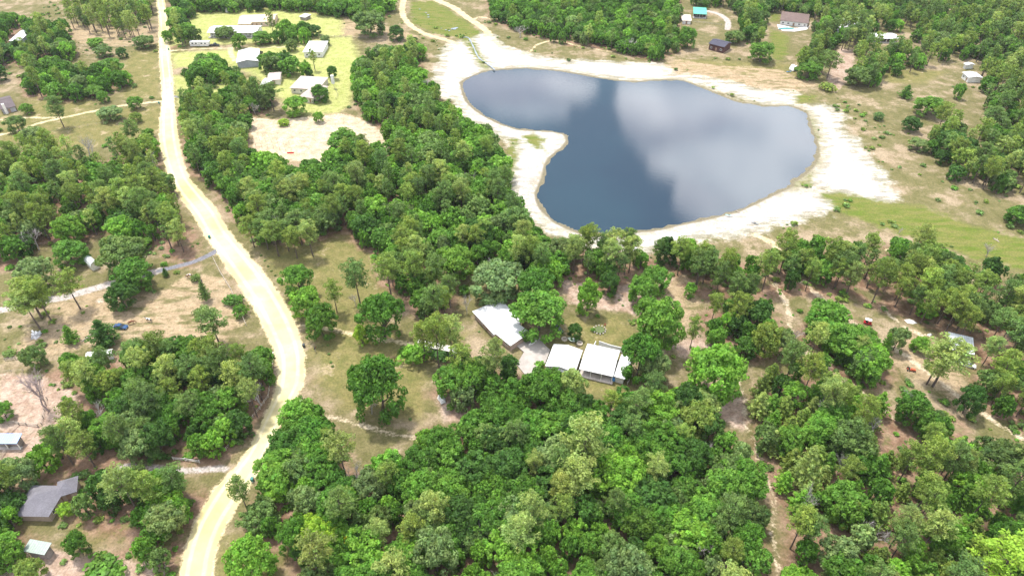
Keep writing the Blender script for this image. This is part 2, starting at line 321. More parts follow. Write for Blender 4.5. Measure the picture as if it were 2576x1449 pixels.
CLEAR = [[(2130,795),(2170,782),(2240,800),(2385,900),(2440,1000),(2390,1005),(2250,890)],[(2225,770),(2310,790),(2330,830),(2260,830)],[(1930,20),(2045,28),(2050,80),(1990,180),(1935,170)],[(1730,5),(1850,10),(1850,75),(1870,130),(1740,130)],[(2195,65),(2300,65),(2300,110),(2200,110)],
 [(2370,140),(2470,140),(2470,215),(2380,215),(2200,215),(2220,190)],[(2090,110),(2160,110),(2150,200),(2100,215)],
 [(2140,215),(2340,200),(2420,250),(2330,350),(2200,290)],[(2420,230),(2480,225),(2480,330),(2420,340)],

 [(1180,740),(1290,745),(1340,840),(1350,872),(1285,880),(1235,855),(1180,805)],[(590,28),(700,28),(700,66),(590,66)],[(515,58),(655,58),(655,88),(515,90)],
 [(590,120),(660,115),(660,162),(590,162)],[(755,100),(815,100),(815,140),(755,140)],[(650,180),(710,178),(710,225),(650,225)],[(725,190),(815,185),(815,248),(725,248)],
 [(2335,835),(2475,842),(2480,935),(2440,1000),(2330,970)],[(0,225),(72,225),(72,290),(0,290)],[(15,60),(65,60),(65,105),(15,110)],[(90,1185),(195,1190),(150,1300),(40,1315),(30,1275)],
 [(205,880),(290,878),(290,902),(205,905)],[(2180,605),(2240,620),(2260,650),(2220,650)],[(2090,1300),(2160,1300),(2150,1370),(2080,1370)],[(2240,1060),(2310,1040),(2330,1100),(2260,1100)],
 [(1700,870),(1740,860),(1740,900),(1700,900)],[(2020,715),(2120,735),(2150,770),(2060,745)]]

# ------------------------------------------------------------------ ground
def ground_material():
    m = bpy.data.materials.new('open_ground'); m.use_nodes = True; t = m.node_tree; p = t.nodes['Principled BSDF']
    geo = N(t, 'ShaderNodeNewGeometry').outputs['Position']
    A = N(t, 'ShaderNodeVertexColor', layer_name='zone_a'); B = N(t, 'ShaderNodeVertexColor', layer_name='zone_b')
    sa = N(t, 'ShaderNodeSeparateColor', ins={0: A.outputs[0]}); sb = N(t, 'ShaderNodeSeparateColor', ins={0: B.outputs[0]})
    road, sand, lawn, bare = sa.outputs[0], sa.outputs[1], sa.outputs[2], A.outputs[1]
    pink, meadow, wood, grass = sb.outputs[0], sb.outputs[1], sb.outputs[2], B.outputs[1]
    C = N(t, 'ShaderNodeVertexColor', layer_name='zone_c'); sc = N(t, 'ShaderNodeSeparateColor', ins={0: C.outputs[0]})
    lake, gravel, paving = sc.outputs[0], sc.outputs[1], sc.outputs[2]
    nf = NZ(t, geo, 1.6, 5, .65); nm = NZ(t, geo, .28, 6, .62); nl = NZ(t, geo, .045, 5, .6); nx = NZ(t, geo, .12, 6, .7)
    st = N(t, 'ShaderNodeMapping', ins={0: geo, 3: (.1, .35, .3), 2: (0, 0, .6)}).outputs[0]; ns = NZ(t, st, 1.0, 5, .65)
    c = lambda n_: M_(t, 'SUBTRACT', n_, .5)
    def edge(sd, w, amp, amp2=0.0):
        v = M_(t, 'ADD', sd, M_(t, 'MULTIPLY', c(nm), amp*2))
        v = M_(t, 'ADD', v, M_(t, 'MULTIPLY', c(nf), amp*.7+amp2))
        return SM(t, v, -w, w)
    olive = MX(t, SM(t, nm, .35, .65), (.115, .110, .042), (.165, .145, .068))
    tan = MX(t, SM(t, nx, .35, .65), (.215, .165, .10), (.31, .245, .165))
    base = MX(t, SM(t, M_(t, 'ADD', M_(t, 'MULTIPLY', nl, .6), M_(t, 'MULTIPLY', nx, .4)), .47, .58), olive, tan)
    g2 = MX(t, SM(t, nm, .3, .7), (.128, .130, .042), (.205, .175, .072))
    g2 = MX(t, SM(t, nx, .56, .66), g2, (.31, .25, .15))
    base = MX(t, edge(grass, 3, 3), base, g2)
    litter = MX(t, SM(t, nm, .35, .65), (.16, .095, .06), (.27, .18, .125))
    base = MX(t, M_(t, 'MULTIPLY', edge(wood, 3, 4), SM(t, nx, .40, .5)), base, litter)
    bcol = MX(t, SM(t, nm, .3, .7), (.27, .20, .12), (.37, .285, .185))
    base = MX(t, M_(t, 'MULTIPLY', edge(bare, 1.5, 3), SM(t, ns, .36, .52)), base, bcol)
    pcol = MX(t, SM(t, nm, .3, .7), (.27, .185, .135), (.42, .325, .26))
    base = MX(t, edge(pink, 1.2, 2), base, pcol)
    mcol = MX(t, SM(t, ns, .35, .62), (.095, .135, .020), (.155, .155, .045))
    sunlit_lcol = MX(t, SM(t, nm, .3, .7), (.26, .29, .085), (.38, .385, .15))  # patch of sun painted into the grass as a lighter, yellower colour
    sunlit_lcol = MX(t, SM(t, nl, .52, .66), sunlit_lcol, MX(t, nm, (.24, .30, .07), (.34, .33, .13)))
    base = MX(t, edge(lawn, 3.5, 5), base, sunlit_lcol)
    # white sand of the drained shore, mottled at its outer rim
    out = MX(t, SM(t, ns, .42, .6), (.30, .285, .24), (.62, .58, .52))
    base = MX(t, M_(t, 'MULTIPLY', SM(t, M_(t, 'ADD', sand, M_(t, 'MULTIPLY', c(nx), 22)), -6, -.5), .7), base, out)
    scol = MX(t, SM(t, ns, .35, .55), (.36, .325, .295), (.50, .475, .455))
    scol = MX(t, M_(t, 'MULTIPLY', SM(t, nx, .55, .68), .7), scol, (.44, .39, .34))
    base = MX(t, SM(t, M_(t, 'ADD', M_(t, 'ADD', sand, M_(t, 'MULTIPLY', c(nm), 5)), M_(t, 'MULTIPLY', c(ns), 8)), 1.0, 4.2), base, scol)
    base = MX(t, edge(meadow, 2.5, 6), base, mcol)
    # tide rim of weed and wet sand round the water
    rim = M_(t, 'MULTIPLY', SM(t, M_(t, 'ADD', lake, M_(t, 'MULTIPLY', c(nm), 2.5)), -9.0, -2.0), SM(t, nm, .36, .60))
    base = MX(t, M_(t, 'MULTIPLY', rim, .8), base, (.30, .27, .20))
    base = MX(t, SM(t, M_(t, 'ADD', lake, M_(t, 'MULTIPLY', c(nf), 1.2)), -2.6, -1.3), base, (.17, .15, .10))
    rdc = MX(t, SM(t, nm, .3, .7), (.42, .34, .20), (.52, .44, .28))
    base = MX(t, edge(road, .5, 1.6, .6), base, rdc)
    soil = C.outputs[1]; tdc = MX(t, SM(t, nm, .3, .7), (.36, .29, .20), (.58, .49, .36))
    base = MX(t, M_(t, 'MULTIPLY', edge(soil, .5, 1.8, .8), .85), base, tdc)
    base = MX(t, edge(gravel, .5, .9, .5), base, MX(t, nf, (.27, .24, .22), (.50, .45, .42)))
    base = MX(t, edge(paving, .25, .3, .2), base, MX(t, nf, (.13, .13, .15), (.21, .21, .24)))
    tuft = SM(t, NZ(t, geo, .75, 4, .7), .54, .64)
    open_ = M_(t, 'MULTIPLY', SM(t, sand, 1.0, -3.0), SM(t, road, 0.0, -1.5))
    base = MX(t, M_(t, 'MULTIPLY', M_(t, 'MULTIPLY', tuft, open_), .42), base, MX(t, nl, (.085, .105, .028), (.12, .10, .055)))
    sp = MX(t, .8, (1, 1, 1), MX(t, SM(t, nf, .25, .75), (.62, .62, .62), (1.25, 1.25, 1.25)), 'MULTIPLY')
    base = MX(t, 1.0, base, sp, 'MULTIPLY')
    t.links.new(base, p.inputs['Base Color']); p.inputs['Roughness'].default_value = .95; p.inputs['Specular IOR Level'].default_value = .1
    b = N(t, 'ShaderNodeBump', ins={'Height': M_(t, 'ADD', nf, M_(t, 'MULTIPLY', nm, 2.0)), 'Strength': .5, 'Distance': .25}); t.links.new(b.outputs[0], p.inputs['Normal'])
    return m
GM = ground_material()
def zones(P):
    """signed distances (m) of every zone at plan points P"""
    z = {}
    r = np.full(len(P), -60.0); sdf_track(P, road_tl, r)
    gr = np.full(len(P), -60.0); pv = np.full(len(P), -60.0); so_ = np.full(len(P), -60.0)
    for k, (pts, hw, cl) in TRACKS.items(): sdf_track(P, TL[k], (r, gr, pv, so_)[cl])
    z['road'] = r; z['gravel'] = gr; z['paving'] = pv; z['soil'] = np.maximum(so_, sdf_many(P, BARE[:1])-1.0)  # first bare field: sunlight painted in with the paler track soil colour
    z['lake'] = np.maximum(sdf_poly(P, wpoly(LAKE)), -60)
    z['sand'] = sdf_many(P, SAND); z['lawn'] = sdf_many(P, SUNNY_LAWN); z['bare'] = sdf_many(P, BARE); z['pink'] = sdf_many(P, PINK)
    z['meadow'] = sdf_many(P, MEADOW); z['grass'] = sdf_many(P, GRASS)
    # litter lies where the trees stand: their ground is lower in the picture than their crowns
    z['wood'] = sdf_many(P, [[(x, y+30*pxm(y)/7) for x, y in g[1]] for g in REG if g[0] not in ('topright', 'righttop2', 'farmtrees', 'farmtrees2', 'topleftpines')])
    z['soil_track'] = so_; return z
STEP = 1.25
gx = np.arange(-420, 420.01, STEP); gy = np.arange(55, 600.01, STEP)
GX, GY = np.meshgrid(gx, gy); P = np.stack([GX.ravel(), GY.ravel()], 1)
Z = zones(P)
WATER_Z = -.45
def hnoise(x, y): return .25*np.sin(x*.021+1.3)*np.cos(y*.017+.4)+.12*np.sin(x*.07+y*.05)+.05*np.sin(x*.31)*np.sin(y*.27)
hz = hnoise(P[:, 0], P[:, 1])
sh = np.clip(-Z['lake'], -40, 40)+.6*np.sin(P[:, 0]*.35)*np.cos(P[:, 1]*.3+1)+.4*np.sin(P[:, 0]*.8+P[:, 1]*.6)
hz = np.where(sh > 0, WATER_Z+np.clip(sh*.05, 0, 1)*(hz-WATER_Z)*1.0+0.0, WATER_Z+sh*.12)
near = np.clip((Z['road']+4)/4, 0, 1); hz = np.where(sh > 0, hz*(1-near)+near*np.minimum(hz, .02), hz)
hz = np.where(Z['lake'] > 0, np.maximum(hz, -3.5), hz)
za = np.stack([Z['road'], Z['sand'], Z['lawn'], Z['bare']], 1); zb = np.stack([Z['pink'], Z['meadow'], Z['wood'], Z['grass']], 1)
zc_ = np.stack([Z['lake'], Z['gravel'], Z['paving'], Z['soil']], 1)
nx_, ny_ = len(gx), len(gy)
ii = (np.arange(ny_-1)[:, None]*nx_+np.arange(nx_-1)[None, :]).ravel()
F = np.stack([ii, ii+1, ii+1+nx_, ii+nx_], 1)
V3 = np.stack([P[:, 0], P[:, 1], hz], 1)
cz = {k: v[ii] for k, v in Z.items()}
owner = np.zeros(len(ii), int)
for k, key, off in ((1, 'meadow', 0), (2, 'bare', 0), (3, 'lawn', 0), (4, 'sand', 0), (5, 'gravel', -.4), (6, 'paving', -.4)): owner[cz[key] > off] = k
trk = np.full(len(P), -60.0)
for k in TRACKS:
    if TRACKS[k][2] in (0, 3): sdf_track(P, TL[k], trk)
owner[(trk[ii] > -.3)] = 7
owner[cz['lake'] > 6] = 0
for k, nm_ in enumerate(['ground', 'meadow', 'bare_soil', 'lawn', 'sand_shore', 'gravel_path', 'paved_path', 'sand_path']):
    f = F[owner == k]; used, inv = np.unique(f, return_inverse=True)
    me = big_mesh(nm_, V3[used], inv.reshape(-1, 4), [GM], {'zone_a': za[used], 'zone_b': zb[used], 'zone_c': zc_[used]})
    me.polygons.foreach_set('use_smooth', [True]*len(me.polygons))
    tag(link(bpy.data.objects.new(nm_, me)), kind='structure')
# the land beyond, out to the horizon
fx = [-9000, -420, 420, 9000]; fy = [-3000, 55, 600, 12000]; vv_, ff_ = [], []
def border(a, b, n): return [a+(b-a)*i/n for i in range(n+1)]
def edge_h(x, y): return float(hnoise(np.array([x]), np.array([y]))[0])
fm = MB()
for i in range(3):
    for j in range(3):
        if i == 1 and j == 1: continue
        k = len(fm.v); x0, x1, y0, y1 = fx[i], fx[i+1], fy[j], fy[j+1]
        fm.v += [(x0, y0, -.3), (x1, y0, -.3), (x1, y1, -.3), (x0, y1, -.3)]; fm.f.append((k, k+1, k+2, k+3))
o = fm.build('terrain', GM); tag(o, kind='structure')
for an, col in (('zone_a', (-60,)*4), ('zone_b', (-60, -60, 20, -60)), ('zone_c', (-60, -60, -60, -60))):
    a = o.data.attributes.new(an, 'FLOAT_COLOR', 'POINT'); a.data.foreach_set('color', list(col)*len(o.data.vertices))

# the dirt road: a crowned ribbon with wheel tracks
def road_material():
    m = bpy.data.materials.new('pale_clay_road'); m.use_nodes = True; t = m.node_tree; p = t.nodes['Principled BSDF']
    geo = N(t, 'ShaderNodeNewGeometry').outputs['Position']
    a = N(t, 'ShaderNodeVertexColor', layer_name='across'); s = N(t, 'ShaderNodeSeparateColor', ins={0: a.outputs[0]})
    nf = NZ(t, geo, 2.2, 5, .65); nm = NZ(t, geo, .25, 5, .6); nl = NZ(t, geo, .03, 3, .5)
    c = MX(t, SM(t, nm, .3, .7), (.46, .39, .175), (.54, .47, .225))
    c = MX(t, SM(t, nl, .4, .6), c, MX(t, nm, (.50, .45, .25), (.60, .555, .37)))
    u = s.outputs[0]                                      # 0 edge .. 1 centre of the road
    tr = M_(t, 'MULTIPLY', SM(t, u, .3, .45), SM(t, M_(t, 'SUBTRACT', 1.0, u), .3, .42))
    c = MX(t, M_(t, 'MULTIPLY', tr, .45), c, (.66, .61, .44))
    c = MX(t, M_(t, 'MULTIPLY', SM(t, M_(t, 'ADD', M_(t, 'SUBTRACT', 1.0, u), M_(t, 'MULTIPLY', M_(t, 'SUBTRACT', nm, .5), .5)), .85, 1.05), .6), c, (.50, .40, .24))
    c = MX(t, SM(t, nf, .58, .8), c, (.40, .32, .18))
    c = MX(t, M_(t, 'MULTIPLY', SM(t, NZ(t, geo, .09, 5, .65), .5, .62), .35), c, (.40, .33, .19))
    t.links.new(c, p.inputs['Base Color']); p.inputs['Roughness'].default_value = .95; p.inputs['Specular IOR Level'].default_value = .1
    b = N(t, 'ShaderNodeBump', ins={'Height': nf, 'Strength': .3, 'Distance': .1}); t.links.new(b.outputs[0], p.inputs['Normal'])
    return m
rv, rf, rc = [], [], []
rl = []
for i in range(len(road_tl)-1):
    for k in range(4):
        t_ = k/4; rl.append(road_tl[i]*(1-t_)+road_tl[i+1]*t_)
rl.append(road_tl[-1]); rl = np.array(rl)
for i, (x, y, h) in enumerate(rl):
    a, b = rl[max(i-2, 0), :2], rl[min(i+2, len(rl)-1), :2]; d = (b-a)/np.linalg.norm(b-a); n_ = np.array([d[1], -d[0]])
    jl = random.uniform(-.3, .3)+.35*math.sin(i*.9)*math.cos(i*.23); jr = random.uniform(-.3, .3)+.35*math.sin(i*.7+2)*math.cos(i*.31)
    for k, u in enumerate((-1, -.75, -.4, 0, .4, .75, 1)):
        off = u*h+(jl if k == 0 else jr if k == 6 else 0)
        q = np.array([x, y])+n_*off
        base = min(edge_h(q[0], q[1]), .02)
        rv.append((q[0], q[1], base+(.18-.10*u*u if abs(u) < 1 else -.06))); c_ = 1-abs(u); rc.append((c_, c_, c_, 1))
for i in range(len(rl)-1):
    for k in range(6): rf.append((i*7+k, i*7+k+1, (i+1)*7+k+1, (i+1)*7+k))
me = big_mesh('road', np.array(rv), np.array(rf), [road_material()], {'across': np.array(rc)})
me.polygons.foreach_set('use_smooth', [True]*len(me.polygons)); tag(link(bpy.data.objects.new('road', me)), kind='structure')

# the lake
def water_material():
    m = bpy.data.materials.new('lake_water'); m.use_nodes = True; t = m.node_tree; p = t.nodes['Principled BSDF']
    geo = N(t, 'ShaderNodeNewGeometry').outputs['Position']
    nl = NZ(t, geo, .012, 3, .5)
    t.links.new(MX(t, SM(t, nl, .4, .6), (.005, .018, .032), (.008, .028, .042)), p.inputs['Base Color'])
    p.inputs['Roughness'].default_value = .015; p.inputs['IOR'].default_value = 1.6; p.inputs['Specular IOR Level'].default_value = 1.0
    mp = N(t, 'ShaderNodeMapping', ins={0: geo, 3: (.6, 1.6, 1)}).outputs[0]
    n1 = NZ(t, mp, 1.1, 3, .6)
    b = N(t, 'ShaderNodeBump', ins={'Height': n1, 'Strength': .10, 'Distance': .08}); t.links.new(b.outputs[0], p.inputs['Normal'])
    return m
lk_ = wpoly(LAKE); ctr = lk_.mean(0)
lo, hi = lk_.min(0)-3, lk_.max(0)+3
me = bpy.data.meshes.new('water'); me.from_pydata([(lo[0], lo[1], WATER_Z), (hi[0], lo[1], WATER_Z), (hi[0], hi[1], WATER_Z), (lo[0], hi[1], WATER_Z)], [], [(0, 1, 2, 3)])
# keep the sheet only round the lake so that it never shows elsewhere
def ring_out(poly, d):
    n = len(poly); area = sum(poly[i][0]*poly[(i+1) % n][1]-poly[(i+1) % n][0]*poly[i][1] for i in range(n)); sg = 1 if area > 0 else -1
    o_ = []
    for i in range(n):
        t_ = poly[(i+1) % n]-poly[i-1]; t_ = t_/np.linalg.norm(t_); o_.append(poly[i]+sg*d*np.array([t_[1], -t_[0]]))
    return o_
import bmesh
bm = bmesh.new(); vs = [bm.verts.new((q[0], q[1], WATER_Z)) for q in ring_out(lk_, 1.0)]
f_ = bm.faces.new(vs); bmesh.ops.triangulate(bm, faces=[f_]); me.clear_geometry(); bm.to_mesh(me); bm.free()
for pp in me.polygons:
    if pp.normal.z < 0: pp.flip()
me.materials.append(water_material()); tag(link(bpy.data.objects.new('water', me)), kind='structure')
# creek feeding the lake and puddles in the marsh
wm = me.materials[0]; ck = track_line([(1160,97),(1178,97),(1190,118),(1203,145),(1222,160),(1236,170),(1245,178)], 1.6); cm = MB(); pr = None
for i, (x, y, h) in enumerate(ck):
    a, b = ck[max(i-1, 0), :2], ck[min(i+1, len(ck)-1), :2]; d = (b-a)/np.linalg.norm(b-a); n_ = np.array([d[1], -d[0]])
    w_ = h*(1+.4*math.sin(i*1.7)); zz = edge_h(x, y)+.3
    k = len(cm.v); cm.v += [(x+n_[0]*w_, y+n_[1]*w_, .32), (x-n_[0]*w_, y-n_[1]*w_, .32)]
    if i: cm.f.append((k-2, k-1, k+1, k))
o = cm.build('creek_water', mat('puddle_water', (.25, .29, .33), .15, 0, .8)); tag(o, kind='structure')
pm = MB()
for (x, y, r) in ((1142,73,7),(1148,71,5),(1136,74,3),(1077,38,3.5),(1078,44,3),(1130,78,3),(1122,76,2.5),(1110,72,2),(1072,33,2.5),(1056,24,2.5)):
    c_ = W(x, y, .33); s_ = r/pxm(y); k = len(pm.v)
    for q in range(12):
        a_ = q*math.pi/6; rr = s_*(.7+.5*random.random()); pm.v.append((c_.x+rr*math.cos(a_), c_.y+rr*.9*math.sin(a_), .33))
    pm.f.append(tuple(range(k, k+12)))
tag(pm.build('marsh_puddles', mat('puddle_water', (.25, .29, .33), .15, 0, .8)), kind='structure')

# concrete apron by the houses
am = MB(); pts = [W(x, y, .34) for x, y in [(1335,848),(1355,845),(1369,866),(1384,880),(1372,912),(1354,918),(1346,940),(1319,940),(1300,916),(1318,885),(1300,870)]]
am.hull([(p_.x, p_.y, 0) for p_ in reversed(pts)], [tuple(p_) for p_ in reversed(pts)])
tag(am.build('concrete_pavement', mat('concrete', (.34, .31, .285), .9, var=.1, vscale=.6)), kind='structure')

# ------------------------------------------------------------------ foliage
def foliage_material(name, trans=.38, rough=.6):
    m = bpy.data.materials.new(name); m.use_nodes = True; t = m.node_tree; p = t.nodes['Principled BSDF']
    at = N(t, 'ShaderNodeVertexColor', layer_name='leaf'); oi = N(t, 'ShaderNodeObjectInfo')
    geo = N(t, 'ShaderNodeNewGeometry').outputs['Position']
    c = MX(t, 1.0, at.outputs[0], oi.outputs['Color'], 'MULTIPLY')
    n1 = NZ(t, geo, .6, 3, .5)
    c = MX(t, 1.0, c, MX(t, SM(t, n1, .3, .7), (.82, .86, .85), (1.18, 1.14, 1.1)), 'MULTIPLY')
    t.links.new(c, p.inputs['Base Color']); p.inputs['Roughness'].default_value = rough; p.inputs['Specular IOR Level'].default_value = .25
    tr = N(t, 'ShaderNodeBsdfTranslucent', ins={0: MX(t, 1.0, c, (1.25, 1.3, .7), 'MULTIPLY')})
    mx = N(t, 'ShaderNodeMixShader', ins={0: trans, 1: p.outputs[0], 2: tr.outputs[0]})
    t.links.new(mx.outputs[0], t.nodes['Material Output'].inputs[0]); return m
LEAF = foliage_material('leaves'); BARK = mat('grey_brown_bark', (.13, .10, .085), .95, var=.3, vscale=3, bump=.4)
DEADW = mat('bleached_dead_wood', (.40, .37, .35), .9, var=.25, vscale=2)

def unit(v): return v/np.maximum(np.linalg.norm(v, axis=-1, keepdims=True), 1e-9)
def cards(cent, nrm, size, asp, tint, rng):
    n = len(cent); r = rng.normal(size=(n, 3)); t_ = unit(np.cross(nrm, r)); b_ = np.cross(nrm, t_)
    s = size[:, None]; a_ = s*asp
    q = np.stack([cent-t_*s-b_*a_*.4, cent+t_*s*.25-b_*a_, cent+t_*s+b_*a_*.4, cent-t_*s*.25+b_*a_], 1)
    return q.reshape(-1, 3), np.repeat(tint, 4, 0)
def puffs(cs, rs, per, size, rng, jit=.5, asp=.75, up=.35, flat=.8, tvar=.16):
    C_, Nn, T_, Sz = [], [], [], []
    for c_, r_ in zip(cs, rs):
        n = max(6, int(per*(r_**1.6)))
        d = rng.normal(size=(n, 3)); d[:, 2] += up; d = unit(d)
        rad = r_*(.55+.5*rng.random(n)**.6)
        p_ = c_+d*rad[:, None]*np.array([1, 1, flat]); C_.append(p_)
        Nn.append(unit(d+rng.normal(size=(n, 3))*jit+np.array([0, 0, .35])))
        tn = (1+rng.normal()*tvar); hue = rng.normal()*.05
        l = tn*(1+rng.normal(size=n)*.14); T_.append(np.stack([l*(1+hue), l, l*(1-hue*.5), np.ones(n)], 1)); Sz.append(size*(.65+.7*rng.random(n)))
    C_, Nn, T_, Sz = map(np.concatenate, (C_, Nn, T_, Sz))
    return cards(C_, Nn, Sz, asp, np.clip(T_, .3, 2), rng)
def oak_crown(seed, Rr=5.0, H=9.0, lod=1.0, size=.30, low=.18, loose=False):
    """lobed crown: boughs that carry puffs of leaves; origin on the ground"""
    rng = np.random.default_rng(seed); zc0 = H*.58; hz_ = H*.40; cs, rs = [], []
    nl = int(9+rng.integers(0, 5)) if not loose else int(6+rng.integers(0, 3))
    for i in range(nl):
        a = 2.399*i+rng.random()*.7; rr = Rr*(.62*math.sqrt((i+.4)/nl))*(.85+.35*rng.random())
        cz_ = zc0+hz_*(.42-.75*(rr/Rr)**1.6)+rng.normal()*.45
        L = np.array([rr*math.cos(a), rr*math.sin(a), cz_]); lr = Rr*(.34+.14*rng.random())*(.82 if loose else 1)
        for k in range(int(13+rng.integers(0, 6))):
            d = rng.normal(size=3); d[2] = abs(d[2])*.9-.25; d /= np.linalg.norm(d)
            cs.append(L+d*lr*np.array([1, 1, .8])); rs.append(lr*(.25+.23*rng.random()))
    for i in range(26):                                    # skirts
        a = rng.random()*6.283; rr = Rr*(.55+.3*rng.random()); cs.append(np.array([rr*math.cos(a), rr*math.sin(a), H*(low-.06+.36*rng.random())])); rs.append(Rr*(.15+.08*rng.random()))
    return puffs(cs, rs, 78*lod, size*.78/math.sqrt(lod), rng)
def pine_crown(seed, Rr=3.2, H=15.0, lod=1.0, size=.27, start=.5, limbs=None):
    rng = np.random.default_rng(seed); cs, rs = [], []
    nl = int(26+rng.integers(0, 8)); lim = []
    for i in range(nl):
        u = (i+.5)/nl; z = H*(start+(1-start)*u); prof = math.sin(math.pi*min(1, .12+.80*u)**.9)**.7
        a = 2.399*i+rng.random(); L = Rr*prof*(.65+.6*rng.random())
        tip = np.array([L*math.cos(a), L*math.sin(a), z+L*.28]); lim.append((np.array([0, 0, z-.3]), tip))
        for k in range(3 if lod > .5 else 2):
            f = .5+.5*k/2; cs.append(np.array([0, 0, z])*(1-f)+tip*f+rng.normal(size=3)*.35); rs.append(.62+.38*rng.random())
    cs.append(np.array([0, 0, H])); rs.append(.8)
    v = puffs(cs, rs, 54*lod, size*.88/math.sqrt(lod), rng, jit=.8, asp=.5, up=.5, flat=.75, tvar=.12)
    if limbs is not None: limbs.extend(lim)
    return v
def young_crown(seed, Rr=2.6, H=9.0, lod=1.0, size=.26):
    """sand pine / cedar: layered feathery boughs down to the ground"""
    rng = np.random.default_rng(seed); cs, rs = [], []; nlay = 9
    for i in range(nlay):
        u = i/(nlay-1); z = H*(.12+.84*u); L = Rr*(1.03-u)**.75; nb = int(9-5*u)
        for k in range(nb):
            a = 6.283*k/nb+i*1.1+rng.random()*.5; l = L*(.7+.5*rng.random())
            for f in (.35, .7, 1.0):
                cs.append(np.array([l*f*math.cos(a), l*f*math.sin(a), z+l*f*.30])); rs.append((.62-.25*f)*(.8+.5*rng.random())*(1.15-.4*u))
    cs.append(np.array([0, 0, H])); rs.append(.35)
    return puffs(cs, rs, 58*lod, size/math.sqrt(lod), rng, jit=.6, asp=.42, up=.4, flat=.6, tvar=.14)
def shrub_crown(seed, Rr=1.6, H=2.0, lod=1.0, size=.20):
    rng = np.random.default_rng(seed); cs, rs = [], []
    for i in range(15):
        a = 2.399*i; rr = Rr*.8*math.sqrt((i+.3)/15)*(.8+.4*rng.random()); cs.append(np.array([rr*math.cos(a), rr*math.sin(a), H*(.62-.34*(rr/Rr)**2)])); rs.append(Rr*(.3+.16*rng.random()))
    return puffs(cs, rs, 60*lod, size/math.sqrt(lod), rng)
def card_mesh(name, v, c): return big_mesh(name, v, np.arange(len(v)).reshape(-1, 4), [LEAF], {'leaf': c})
def trunk_mesh(name, H, r, seed, limbs=None, forks=5, spread=2.6, m=None, crook=.3):
    rng = random.Random(seed); b = MB(); n = 6; pts = []; x = y = 0
    for i in range(n+1):
        pts.append((x, y, H*i/n)); x += rng.uniform(-1, 1)*crook; y += rng.uniform(-1, 1)*crook
    b.tube([(0, 0, -.4)]+pts, [r*1.5]+[r*(1-.8*i/n) for i in range(n+1)], 7)
    if limbs:
        for p0, p1 in limbs: b.tube([tuple(p0), tuple((p0+p1)/2+np.array([0, 0, -.1])), tuple(p1)], [r*.3, r*.2, r*.08], 4)
    else:
        for k in range(forks):
            i = rng.randint(2, n-1); a = rng.uniform(0, 6.28); p0 = Vector(pts[i]); l = spread*rng.uniform(.7, 1.1)
            p1 = p0+Vector((l*.5*math.cos(a), l*.5*math.sin(a), l*.4)); p2 = p0+Vector((l*math.cos(a), l*math.sin(a), l*.9))
            b.tube([p0, p1, p2], [r*.5, r*.35, r*.12], 5)
    me_ = bpy.data.meshes.new(name); me_.from_pydata(b.v, [], b.f); me_.materials.append(m or BARK); me_.update(); return me_
def dead_mesh(name, H, seed, dens=1.0, m=None):
    rng = random.Random(seed); b = MB()
    def grow(p, d, l, r, lev):
        q = p+d*l*.5+Vector((rng.uniform(-.1, .1), rng.uniform(-.1, .1), 0))*l; e = q+(d+Vector((rng.uniform(-.3, .3), rng.uniform(-.3, .3), .1))).normalized()*l*.5
        b.tube([p, q, e], [r, r*.8, r*.5], 5 if lev < 2 else 3)
        if lev >= 4: return
        for k in range(int((4 if lev < 3 else 3)*dens)):
            nd = (d+Vector((rng.uniform(-1, 1), rng.uniform(-1, 1), rng.uniform(-.2, .6)))*.95).normalized()
            grow(p+(e-p)*rng.uniform(.45, 1), nd, l*rng.uniform(.55, .8), r*.55, lev+1)
    grow(Vector((0, 0, -.3)), Vector((0, 0, 1)), H*.42, H*.022, 0)
    me_ = bpy.data.meshes.new(name); me_.from_pydata(b.v, [], b.f); me_.materials.append(m or DEADW); me_.update(); return me_
OAKS = []; PINES = []; YOUNG = []; SHRUBS = []
for i in range(12):
    Rr, H = 5.0, 9.0
    OAKS.append((card_mesh('crown', *oak_crown(100+i, Rr, H, loose=i > 7)), trunk_mesh('trunk', H*.72, .30, i), Rr, H))
for i in range(7):
    lim = []; st_ = (.5, .42, .58, .48, .55, .45, .38)[i]; v, c = pine_crown(200+i, 3.3, 15, limbs=lim, start=st_)
    PINES.append((card_mesh('crown', v, c), trunk_mesh('trunk', 14.6, .24, 20+i, lim, crook=.08), 3.3, 15.0))
for i in range(5): YOUNG.append((card_mesh('crown', *young_crown(300+i)), trunk_mesh('trunk', 8.2, .14, 40+i, forks=0, crook=.03), 2.6, 9.0))
for i in range(5): SHRUBS.append((card_mesh('foliage', *shrub_crown(400+i)), trunk_mesh('stem', 1.1, .06, 60+i, forks=5, spread=.8, crook=.05), 1.6, 2.0))
LOW = {'oak': [oak_crown(500+i, 5, 9, lod=.30) for i in range(7)], 'pine': [pine_crown(600+i, 3.3, 15, lod=.30, start=.45) for i in range(6)],
       'young': [young_crown(700+i, lod=.28) for i in range(4)], 'shrub': [shrub_crown(800+i, lod=.2) for i in range(4)]}
